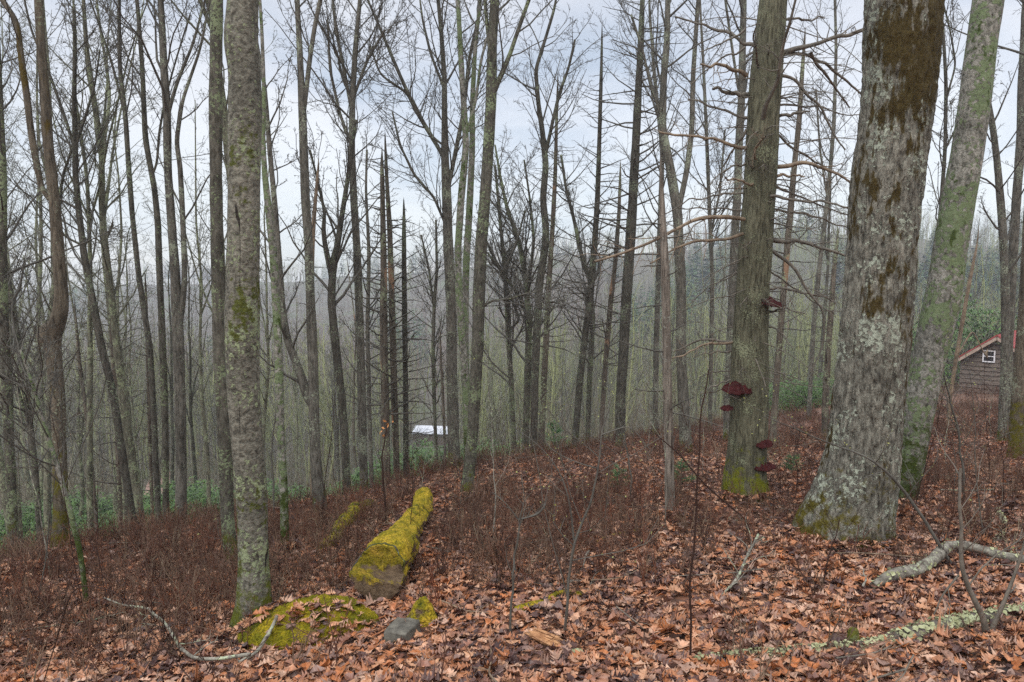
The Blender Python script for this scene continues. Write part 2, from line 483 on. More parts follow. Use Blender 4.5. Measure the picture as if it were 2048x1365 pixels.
M['roofw'] = simple('pale metal roof', (.50, .54, .62), (.66, .69, .75), .5, .45, .002, 1)
M['dirt'] = simple('bare dirt road', (.24, .15, .12), (.36, .235, .19), 1.2, .9, .02)

# ------------------------------------------------------------------ ground
mb = MB()
ysr = np.r_[-40, -25, -15, -9, -5, -2.5, np.arange(-1, 12, .12), 12 + np.cumsum(np.geomspace(.16, 9, 190))]
ysr = ysr[ysr < 1300]
ntr = 260
U = np.sinh(np.linspace(-2.2, 2.2, ntr)) / np.sinh(2.2)
rows = []
for y in ysr:
    hw = 14 + max(0, y) * 1.35 + max(0, -y) * .6
    x = U * hw
    rows.append(np.stack([x, np.full(ntr, y), H(x, y)], 1))
V = np.array(rows); ny = len(rows)
i = np.arange(ny - 1)[:, None]; j = np.arange(ntr - 1)[None]
Q = np.stack([i * ntr + j, i * ntr + j + 1, (i + 1) * ntr + j + 1, (i + 1) * ntr + j], -1).reshape(-1, 4)
mb.add(V.reshape(-1, 3), Q)
obj('ground', mb, M['ground'], kind='structure')

# ------------------------------------------------------------------ leaf litter
def leaf_mesh(n_list):
    mb = MB()
    for (xy, size, detail) in n_list:
        n = len(xy)
        if detail == 2:
            tt = np.array([0, .12, .3, .5, .7, .88, 1.0]); ww = np.array([.01, .16, .27, .30, .24, .10, .0])
        elif detail:
            tt = np.array([0, .10, .2, .3, .42, .52, .64, .74, .86, 1.0])
            ww = np.array([.015, .10, .24, .10, .33, .15, .36, .16, .22, .0])
        else:
            tt = np.array([0, .3, .65, 1.0]); ww = np.array([.03, .26, .3, 0.0])
        k = len(tt)
        # template: rows of left, mid, right
        tx = np.stack([-ww, 0 * ww, ww], 1).ravel(); ty = np.repeat(tt - .5, 3)
        ty = ty + np.tile([.05, 0, .05], k) * (detail == 1)
        ii = np.arange(k - 1)[:, None] * 3
        q = np.concatenate([np.stack([ii[:, 0], ii[:, 0] + 1, ii[:, 0] + 4, ii[:, 0] + 3], 1), np.stack([ii[:, 0] + 1, ii[:, 0] + 2, ii[:, 0] + 5, ii[:, 0] + 4], 1)])
        s = size * rng.uniform(.45, 1.3, n)
        X = tx[None] * s[:, None] * rng.uniform(.8, 1.25, (n, 1)) * (1 + .25 * rng.normal(size=(n, len(tx))) * (detail > 0)); Y = np.repeat(ty[None], n, 0) * s[:, None]
        fold = rng.uniform(-.5, .9, (n, 1)); curl = rng.uniform(-.7, .7, (n, 1)) / s[:, None] * .9; roll = rng.uniform(-1.5, 3.5, (n, 1)) / s[:, None]
        Z = fold * np.abs(X) + curl * Y * Y + roll * X * X * .5 + (rng.random((n, len(tx))) - .5) * .10 * s[:, None]
        a = rng.uniform(0, 2 * math.pi, n)[:, None]; b = rng.normal(0, .23, n)[:, None]; c = rng.normal(0, .23, n)[:, None]
        Y2 = Y * np.cos(b) - Z * np.sin(b); Z2 = Y * np.sin(b) + Z * np.cos(b)
        X2 = X * np.cos(c) + Z2 * np.sin(c); Z3 = -X * np.sin(c) + Z2 * np.cos(c)
        X3 = X2 * np.cos(a) - Y2 * np.sin(a); Y3 = X2 * np.sin(a) + Y2 * np.cos(a)
        gx, gy = xy[:, 0:1], xy[:, 1:2]
        base = (ground_top(xy[:, 0], xy[:, 1]) + bank(xy[:, 0], xy[:, 1]))[:, None]
        sl = -.14 * Y3 + .05 * X3
        V = np.stack([X3 + gx, Y3 + gy, Z3 + sl + base + rng.uniform(.004, .035, (n, 1))], -1).reshape(-1, 3)
        Q = (q[None] + (np.arange(n) * len(tx))[:, None, None]).reshape(-1, 4)
        dr = .55 * (fbm(xy[:, 0] * 1.6, xy[:, 1] * 1.6, 7.0, 3) - .5)            # drifts of paler and darker leaves
        mb.add(V, Q, a=np.repeat(np.clip(rng.random(n) + dr, 0, 1).astype(np.float32), len(tx)))
    return mb


def wedge(n, y0, y1, u0=-.95, u1=.95, pw=2.0):
    y = (y0 ** pw + (y1 ** pw - y0 ** pw) * rng.random(n)) ** (1 / pw)
    return np.stack([rng.uniform(u0, u1, n) * y, y], 1)


# mossy hump near the foot of the lichened maple
HC = G(618, 1262)


def hump(x, y):
    dx, dy = (x - HC[0]), (y - HC[1])
    u = (dx * .97 + dy * .25) / .46; v = (-dx * .25 + dy * .97) / .30
    r2 = u * u + v * v
    return .21 * np.clip(1 - r2 * (1 + .35 * (vnoise(x * 5, y * 5, 3.3) - .5)), 0, 1) ** .62


def ground_top(x, y):
    return H(x, y) + hump(x, y)


FEET = [(*G(px, py)[:2], r_) for px, py, r_ in ((500, 1262, .13), (1682, 1085, .40), (1806, 1032, .18), (1492, 998, .29), (118, 1112, .16), (463, 1112, .08), (570, 1112, .07), (932, 1002, .13), (640, 1012, .13), (1340, 1042, .08), (32, 1155, .14), (175, 1228, .04))]


def bank(x, y):
    b = 0
    for fx, fy, fr in FEET[1:]:
        d = np.hypot(x - fx, y - fy); b = b + .075 * np.exp(-((d - fr) / .10) ** 2) * (.4 + 1.2 * vnoise(x * 5, y * 5, fx))
    return b


foot_xy = np.concatenate([np.stack([fx + np.cos(a_) * r_, fy + np.sin(a_) * r_], 1) for fx, fy, fr in FEET for a_, r_ in [(rng.uniform(0, 6.28, int(130 + 500 * fr)), fr * rng.uniform(.85, 1.1, int(130 + 500 * fr)) + np.abs(rng.normal(0, .10, int(130 + 500 * fr))))]])
near = wedge(30000, 1.7, 6.0); mid = wedge(60000, 6.0, 17.0, -.9, .95)
extra = np.stack([rng.uniform(-11, 11, 26000), rng.uniform(-2.5, 9, 26000)], 1); extra = extra[np.abs(extra[:, 0]) > .90 * np.maximum(extra[:, 1], -9) - .1]
dx = near - HC[None, :2]
keep = ~((hump(near[:, 0], near[:, 1]) > .02) & ((dx[:, 0] + .8 * (fbm(near[:, 0] * 5, near[:, 1] * 5) - .5) < .08) | (dx[:, 1] > -.06)) & (rng.random(len(near)) < .96))
near = near[keep]
obj('leaf_litter', leaf_mesh([(near[::3], .072, 2), (foot_xy, .085, 1), (np.concatenate([near[1::3], near[2::3]]), .086, 1), (mid, .09, 0), (extra, .10, 0)]), M['leaf'], smooth=False, kind='stuff')

# the hump itself
mb = MB()
n = 210
gx, gy = np.meshgrid(np.linspace(-.68, .68, n), np.linspace(-.5, .5, n))
x = gx + HC[0]; y = gy + HC[1]
hp = hump(x, y)
z = H(x, y) - .05 + hp + (hp > 0) * (.05 - 0.0) + (fbm(x * 14, y * 14, 1.0) - .5) * .035 * (hp > .02) + (vnoise(x * 75, y * 75) - .5) * .020 + (vnoise(x * 150, y * 150) - .5) * .008
V = np.stack([x, y, z], -1).reshape(-1, 3)
i = np.arange(n - 1)[:, None]; j = np.arange(n - 1)[None]
Q = np.stack([i * n + j, i * n + j + 1, (i + 1) * n + j + 1, (i + 1) * n + j], -1).reshape(-1, 4)
mb.add(V, Q)
obj('mossy_rock', mb, M['moss'], label='low rounded hump covered in bright yellow-green moss, half buried in brown leaves', category='rock', origin=(HC[0], HC[1], float(H(HC[0], HC[1]))))

# ------------------------------------------------------------------ trees
def grow_crown(P, R, k1, L1, levels=3, style='decid', rmin=.0022, t0=.1, k2=6, k3=5, L2=.42, dens=1.0, sides=(6, 4, 3, 3)):
    """branches of one tree. P (B,n,3) main limbs."""
    mb = MB()
    if style == 'snag':
        CP, CR, ln = children(P, R, k1, L1, (60, 100), t0, 5, .13, .03, .28, .004, .3, lens_by_t=.6)
        CR = np.minimum(CR, .018)
        add_tubes(mb, CP, CR, 4)
        C2, R2, l2 = children(CP, CR, 3, ln * .4, (30, 60), .2, 3, .2, .0, .5, rmin, .5)
        add_tubes(mb, C2, R2, 3)
        return mb
    CP, CR, ln = children(P, R, k1, L1, (28, 60), t0, 7, .13, .10, .42, .006, .25, lens_by_t=.45)
    add_tubes(mb, CP, CR, sides[1])
    C2, R2, l2 = children(CP, CR, k2, ln * L2, (25, 60), .2, 5, .16, .06, .5, rmin, .4)
    add_tubes(mb, C2, R2, 3)
    if levels >= 3:
        C3, R3, l3 = children(C2, R2, k3, l2 * .5, (25, 65), .15, 4, .2, .03, .5, rmin, .6)
        add_tubes(mb, C3, R3, 3)
        if levels >= 4:
            C4, R4, l4 = children(C3, R3, 3, l3 * .5, (25, 65), .15, 3, .2, .02, .6, rmin * .85, .7)
            add_tubes(mb, C4, R4, 3)
    return mb


def trunk_mesh(pl, near, style, flare=True, broken=False):
    """pl: (n,4) polyline x,y,z,r -> MB"""
    L = np.linalg.norm(np.diff(pl[:, :3], axis=0), axis=1).sum()
    rm = pl[:, 3].mean()
    if near >= 2: ds, sides = .022, 120 if rm > .16 else 72
    elif near == 1: ds, sides = .05, 28
    else: ds, sides = .15, 12
    n = int(max(8, L / ds)); q = resample(pl, n)
    P = q[None, :, :3].copy(); R = q[None, :, 3].copy()
    # slight waviness so that no trunk is ruled
    s = np.linspace(0, L, n); sd = pl[0, 0] * 7.3
    P[0, :, 0] += (vnoise(s * .9, sd) - .5) * R[0] * .28 * np.minimum(1, s)
    P[0, :, 1] += (vnoise(s * .9, sd + 9) - .5) * R[0] * .28 * np.minimum(1, s)
    R[0] *= 1 + (fbm(s * 2.2, sd, 0, 2) - .5) * .14
    ang = np.arange(sides) * 2 * math.pi / sides
    ca, sa = np.cos(ang)[None], np.sin(ang)[None]; zz = s[:, None]
    rr = R[0][:, None]
    mod = np.ones((n, sides))
    if near >= 1:
        amp = {'ridge': .075, 'fine': .05, 'smooth': .03}[style]
        kx = {'ridge': 24, 'fine': 24, 'smooth': 11}[style]; kz = {'ridge': 10, 'fine': 5, 'smooth': 12}[style]
        w_ = (fbm(ca * rr * 6, sa * rr * 6 + sd, zz * 1.2, 2) - .5) * 1.2
        nz = fbm(ca * rr * kx + w_, sa * rr * kx + sd, zz * kz + w_, 3)
        nz = 1 - np.abs(2 * nz - 1) * 2.2 if style != 'smooth' else nz - .5
        mod += amp * nz * min(1, .28 / max(rm, .1) if style == 'ridge' else 1)
        mod += (fbm(ca * 1.1 + 5, sa * 1.1 + sd, zz * .8, 2) - .5) * .16
        if near >= 2:
            mod += (fbm(ca * rr * 60, sa * rr * 60, zz * 45 + sd, 2) - .5) * .02
    if flare:
        ph = sd % 6.28
        ff = np.exp(-zz / .20) * (.22 if near >= 2 else .36) * (1 + .55 * np.cos(ang * 4 + ph) + .3 * np.cos(ang * 7 + 2 * ph))
        mod += ff
    if broken:
        top = np.exp(-(L - zz) / .12)
        mod *= 1 - top * (.5 + .5 * vnoise(ang * 2.5, sd))[None]
    v, qd = tube_arrays(P, R, sides, rmod=mod[None])
    if broken:
        k = v.reshape(n, sides, 3); hh = (vnoise(ang * 3.1, sd + 3) ** 2) * .3
        k[-3:, :, 2] += hh[None] * np.linspace(.3, 1, 3)[:, None]; v = k.reshape(-1, 3)
    mb = MB(); mb.add(v, qd)
    c = P[0, -1]; nn = n * sides
    mb.add(np.vstack([c[None]]), None, None)
    tr = np.stack([nn - sides + np.arange(sides), nn - sides + (np.arange(sides) + 1) % sides, np.full(sides, nn)], 1)
    mb.t.append(tr)
    return mb, P, R


TREES = []


def tree(name, label, pts, bk, D=None, forks=(), crown='decid', k1=14, L1=2.2, near=1, levels=3, style='fine', cat='tree', group=None, ext=4.0, cstart=.35, twig='twig', dlean=0.0, k2=6, k3=5, wf=1.0):
    """pts base first, (px, py, width px)"""
    if D is None:
        D = GD(pts[0][0], pts[0][1])
    TREES.append((pts[0][0], D))

    def lift(pp, y0=None):
        out = []
        for k, p in enumerate(pp):
            yy = D + dlean * k / max(1, len(pp) - 1) * D * .1
            q = PX(p[0], p[1], yy); out.append([q[0], q[1], q[2], p[2] * wf / F * D / 2 / math.sqrt(1 + ((p[0] - 1024) / F) ** 2)])
        return out
    pl = lift(pts)
    b = pl[0]; gz = float(H(b[0], b[1]))
    if b[2] > gz + .05:                        # foot hidden in the photograph: carry the trunk down to the ground
        n_ = pl[1]; dz = n_[2] - b[2]; sx = (n_[0] - b[0]) / max(dz, .3)
        hgt = b[2] - gz
        bx = b[0] - sx * hgt * .4
        gz = float(H(bx, b[1]))
        pl = [[bx, b[1], gz - .25, b[3] * 1.12]] + pl
        b = [bx, b[1], gz, 0]
    else:
        pl = [[b[0], b[1], gz - .25, b[3]]] + pl
    origin = (b[0], b[1], gz)
    rootless = crown == 'none'

    def extend(line, e):
        a_, c_ = np.array(line[-2]), np.array(line[-1])
        d = (c_ - a_)[:3]; d /= np.linalg.norm(d); d[2] = max(d[2], .8); q = c_.copy(); out = list(line)
        for s in range(4):
            d = d + np.array([rng.normal() * .08, rng.normal() * .08, .05]); d /= np.linalg.norm(d)
            q = q.copy(); q[:3] = q[:3] + d * e / 4; q[3] = c_[3] * (1 - .19 * (s + 1)); out.append(q)
        return out
    snag = crown == 'snag' or crown == 'none'
    if pts[-1][1] < 20 and ext: pl = extend(pl, ext)
    lines = [np.array(pl, float)]
    for f in forks:
        my = np.array([p[1] for p in pts][::-1]); mx = np.array([p[0] for p in pts][::-1])
        if min(abs(np.interp(f[0][1], my, mx) - f[0][0]), 60) < 45 and f is not forks[0] or f is forks[0]:
            jy = f[0][1] + 22; f = [(float(np.interp(jy, my, mx)), jy, f[0][2])] + list(f)
        fl = lift(f); 
        if f[-1][1] < 20 and ext: fl = extend(fl, ext * .8)
        lines.append(np.array(fl, float))
    root = thing(name, origin, label, cat, group)
    tm, P, R = trunk_mesh(lines[0], near, style, True, snag and pts[-1][1] > 20)
    mains = [(P, R)]
    obj('trunk', tm, M[bk], root, origin)
    for fl in lines[1:]:
        fm, P2, R2 = trunk_mesh(fl, min(near, 1), style, False, snag)
        obj('limb', fm, M[bk], root, origin); mains.append((P2, R2))
    if crown != 'none':
        cm = MB()
        for k, (P2, R2) in enumerate(mains):
            st_ = cstart if k == 0 else .05
            i0 = int(P2.shape[1] * st_); idx = np.unique(np.linspace(i0, P2.shape[1] - 1, 14).astype(int))
            g = grow_crown(P2[:, idx], R2[:, idx], k1 if k == 0 else max(4, int(k1 * .7)), L1 if k == 0 else L1 * .8, levels, crown, t0=.02, k2=k2, k3=k3, rmin=.0018 + .00012 * D)
            v, q, t_, a_ = g.arrays(); cm.add(v, q, None, a_)
        obj('crown', cm, M[twig], root, origin)
    return root


# --- the four great near trunks
mp = tree('lichened_tree', 'straight pale grey trunk speckled with lichen, standing behind the yellow mossy hump',
     [(500, 1262, 92), (506, 1215, 76), (506, 1130, 67), (503, 1000, 65), (496, 900, 65), (490, 800, 68), (488, 700, 68), (488, 600, 68), (488, 500, 68), (488, 400, 67), (489, 300, 66), (490, 220, 66), (488, 140, 62), (479, 80, 70), (482, 30, 64), (484, 0, 64)],
     'maple', near=2, style='smooth', k1=5, L1=1.6, cstart=.75, levels=2, ext=4)
oak = tree('oak_tree', 'huge furrowed grey trunk with wide brown moss patches and flared mossy foot, the thickest tree',
     [(1682, 1085, 178), (1694, 1040, 172), (1706, 980, 162), (1715, 900, 152), (1726, 800, 142), (1741, 700, 137), (1752, 600, 135), (1760, 500, 137), (1770, 400, 138), (1781, 300, 139), (1792, 200, 138), (1797, 100, 141), (1802, 0, 146)],
     'oak', near=2, style='ridge', k1=4, L1=1.6, cstart=.8, levels=2, ext=5)
bch = tree('leaning_tree', 'pale blotchy trunk with green leafy lichen leaning away behind the thick furrowed oak',
     [(1806, 1032, 56), (1812, 980, 58), (1826, 900, 68), (1842, 800, 74), (1865, 700, 72), (1890, 600, 72), (1902, 500, 70), (1918, 400, 68), (1936, 300, 68), (1950, 200, 66), (1960, 100, 65), (1974, 0, 62)],
     'beech', D=6.9, near=2, style='smooth', k1=4, L1=1.6, cstart=.8, levels=2, ext=4)

# --- dead pine with its broken branches and brackets
pine_pts = [(1492, 998, 92), (1490, 960, 80), (1490, 900, 76), (1493, 800, 73), (1497, 700, 69), (1502, 600, 67), (1510, 500, 65), (1517, 400, 62), (1521, 300, 60), (1526, 200, 59), (1536, 100, 58), (1547, 0, 56)]
pine = tree('dead_pine', 'dead pine trunk bristling with broken bare branches, dark red brackets and yellow mossy foot', pine_pts, 'pine', near=2, style='fine', crown='none', ext=5)
PD = pine.location.y
po = tuple(pine.location)
BR = [(-.1, 8, 'tan', [(1492, 152), (1455, 135), (1402, 130)]), (.0, 10, 'branch', [(1495, 193), (1460, 185), (1425, 174)]),
      (.1, 6, 'branch', [(1499, 240), (1470, 230), (1420, 212), (1375, 198)]), (0, 7, 'tan', [(1495, 299), (1460, 290), (1400, 270), (1350, 267), (1318, 265)]),
      (.1, 5, 'branch', [(1495, 260), (1465, 300), (1445, 335)]), (-.1, 4, 'branch', [(1492, 325), (1460, 335), (1417, 370)]),
      (-.15, 5, 'tan', [(1508, 371), (1480, 362), (1450, 357)]), (.1, 4, 'branch', [(1492, 383), (1440, 388), (1380, 400), (1330, 430)]),
      (.1, 4, 'branch', [(1490, 417), (1440, 417), (1350, 417)]), (-.3, 8, 'tan', [(1488, 437), (1450, 430), (1400, 437), (1350, 460), (1240, 512), (1188, 527)]),
      (-.2, 6, 'tan', [(1486, 470), (1420, 478), (1350, 495), (1300, 530)]), (.1, 7, 'branch', [(1512, 97), (1440, 62), (1350, 35)]),
      (.1, 3, 'branch', [(1485, 540), (1440, 560), (1360, 620)]), (-.1, 5, 'tan', [(1472, 683), (1410, 690), (1345, 720)]),
      (.1, 5, 'branch', [(1472, 682), (1400, 680), (1345, 706)]), (.1, 4, 'branch', [(1474, 704), (1430, 705), (1400, 708)]),
      (0, 4, 'branch', [(1470, 760), (1430, 772), (1400, 790)]), (.1, 9, 'branch', [(1560, 106), (1640, 85), (1727, 62), (1760, 50)]),
      (.15, 7, 'branch', [(1560, 105), (1620, 110), (1680, 150), (1730, 200)]), (.2, 6, 'branch', [(1620, 112), (1660, 160), (1700, 215)]),
      (0, 6, 'branch', [(1552, 150), (1595, 165), (1640, 215), (1670, 270), (1690, 302)]), (.1, 4, 'branch', [(1550, 208), (1620, 210), (1680, 225), (1725, 234)]),
      (-.1, 7, 'branch', [(1548, 237), (1580, 228), (1617, 222)]), (.1, 5, 'branch', [(1545, 255), (1580, 295), (1640, 330), (1700, 365)]),
      (-.1, 8, 'tan', [(1542, 336), (1610, 325), (1650, 335), (1702, 364)]), (-.05, 6, 'tan', [(1545, 357), (1575, 352), (1610, 350)]),
      (.1, 5, 'branch', [(1545, 372), (1600, 395), (1700, 432)]), (-.15, 6, 'branch', [(1525, 390), (1620, 400), (1705, 418)]),
      (.1, 5, 'branch', [(1545, 415), (1620, 430), (1700, 458)]), (0, 9, 'branch', [(1540, 481), (1610, 485), (1690, 512)]),
      (0, 6, 'branch', [(1540, 497), (1590, 540), (1620, 590), (1648, 620), (1648, 690), (1620, 745)]), (.1, 4, 'branch', [(1538, 537), (1580, 570), (1670, 630)]),
      (.1, 5, 'branch', [(1536, 575), (1610, 585), (1670, 605)]), (-.1, 4, 'branch', [(1530, 622), (1570, 618), (1615, 632)]),
      (-.1, 4, 'branch', [(1525, 645), (1560, 660), (1587, 700)]), (-.25, 9, 'branch', [(1524, 246), (1530, 215), (1555, 170), (1562, 110), (1575, 60), (1592, -5)]),
      (-.2, 4, 'branch', [(1516, 136), (1513, 105), (1506, 70), (1512, 55)]), (-.2, 5, 'tan', [(1511, 322), (1508, 300), (1522, 282), (1530, 270)]),
      (.1, 4, 'branch', [(1490, 98), (1440, 120), (1380, 170)]), (.1, 5, 'branch', [(1570, 38), (1610, 40), (1650, 35)]), (0, 4, 'branch', [(1490, 62), (1440, 92), (1400, 100)])]
for (dy, wd, mt, pp) in BR:
    k = len(pp); pl = []
    for i_, p in enumerate(pp):
        y_ = PD + (dy * 3.0 * i_ / (k - 1) + (-.10 if dy < -.1 else 0))
        q = PX(p[0], p[1], y_); pl.append([*q, wd / F * PD / 2 * (1.1 - .6 * i_ / (k - 1))])
    pl = resample(np.array(pl), 22)
    s_ = np.linspace(0, 1, 22); pl[:, 2] += (fbm(s_ * 6, pp[0][1] * .37, 0, 2) - .5) * .07; pl[:, 1] += (fbm(s_ * 6, pp[0][1] * .71, 0, 2) - .5) * .07
    bm_ = MB(); P = pl[None, :, :3]; R = pl[None, :, 3] * (1 + .25 * (vnoise(s_ * 14, pp[0][1]) - .5))
    add_tubes(bm_, P, R, 8)
    L_ = np.linalg.norm(pl[-1, :3] - pl[0, :3])
    if L_ > .35:
        idx = np.linspace(4, 21, 7).astype(int)
        c1, r1, l1 = children(P[:, idx], R[:, idx], int(4 + L_ * 7), .16 + L_ * .22, (35, 75), .1, 4, .2, .0, .35, .0028, .5)
        add_tubes(bm_, c1, r1, 4)
        c2, r2, l2 = children(c1, r1, 2, l1 * .5, (30, 70), .2, 3, .2, .0, .6, .002, .6); add_tubes(bm_, c2, r2, 3)
    obj('dead_branch', bm_, M[mt], pine, po)


# short twiggy dead shoots all round the upper pine
pp_ = resample(np.array([[*PX(p[0], p[1], PD), 0.02] for p in pine_pts]), 14)
for k in range(84):
    bm_ = MB(); i_ = rng.integers(3, 13)
    c1, r1, l1 = children(pp_[None, i_:i_ + 2, :3], pp_[None, i_:i_ + 2, 3], 1, rng.uniform(.5, 1.5), (65, 105), .2, 8, .10, -.02, .5, .0055, .3, droop=.02)
    r1 = np.minimum(r1, .008); add_tubes(bm_, c1, r1, 5); c2, r2, l2 = children(c1, r1, 9, l1 * .35, (35, 70), .2, 4, .2, 0, .4, .0022, .6); add_tubes(bm_, c2, r2, 3)
    obj('dead_branch', bm_, M['branch'], pine, po)


def bracket(px, py, wpx, az, sc=1.0, tilt=0.0):
    """a shelf: lumpy half disc, thin at its rim"""
    c = PX(px, py, PD - .17); r = wpx / F * PD
    bm_ = MB(); na, nr = 26, 9
    vs = []
    for side in (1, -1):
        for j in range(nr):
            f = j / (nr - 1)
            for i_ in range(na):
                a_ = 2 * math.pi * i_ / na
                rad = r * f * (1 + .5 * (vnoise(a_ * 2.6, px) - .5) + .14 * math.cos(a_ * 2 + px))
                x_, y_ = rad * math.cos(a_) * 1.05, rad * math.sin(a_) * .85
                th = r * .36 * (1 - f ** 3.5)
                z_ = (th * (1 + 1.0 * (vnoise(x_ * 34, y_ * 34, px) - .5)) + .012 * math.sin(f * 16) * (r / .1)) * (1 if side > 0 else -.4) + .12 * x_ * math.sin(px) + .26 * y_
                vs.append((x_, y_, z_))
    V = np.array(vs); q = []
    for s in range(2):
        for j in range(nr - 1):
            for i_ in range(na):
                o_ = s * na * nr; A = [o_ + j * na + i_, o_ + j * na + (i_ + 1) % na, o_ + (j + 1) * na + (i_ + 1) % na, o_ + (j + 1) * na + i_]
                q.append(A if s == 0 else A[::-1])
    V = V @ np.array([[math.cos(az), math.sin(az), 0], [-math.sin(az), math.cos(az), 0], [0, 0, 1]]) + c
    bm_.add(V, q)
    return bm_


for (px, py, wp, az) in [(1543, 608, 20, .2), (1477, 780, 27, .3), (1453, 818, 12, .1), (1525, 888, 20, -.2), (1527, 934, 20, .4)]:
    fg = obj('bracket_fungus', bracket(px, py, wp, az), M['fungus'], pine, po)
    if wp == 27:
        obj('lower_shelf', bracket(px - 10, py + 11, 13, .7), M['fungusu'], fg, po)

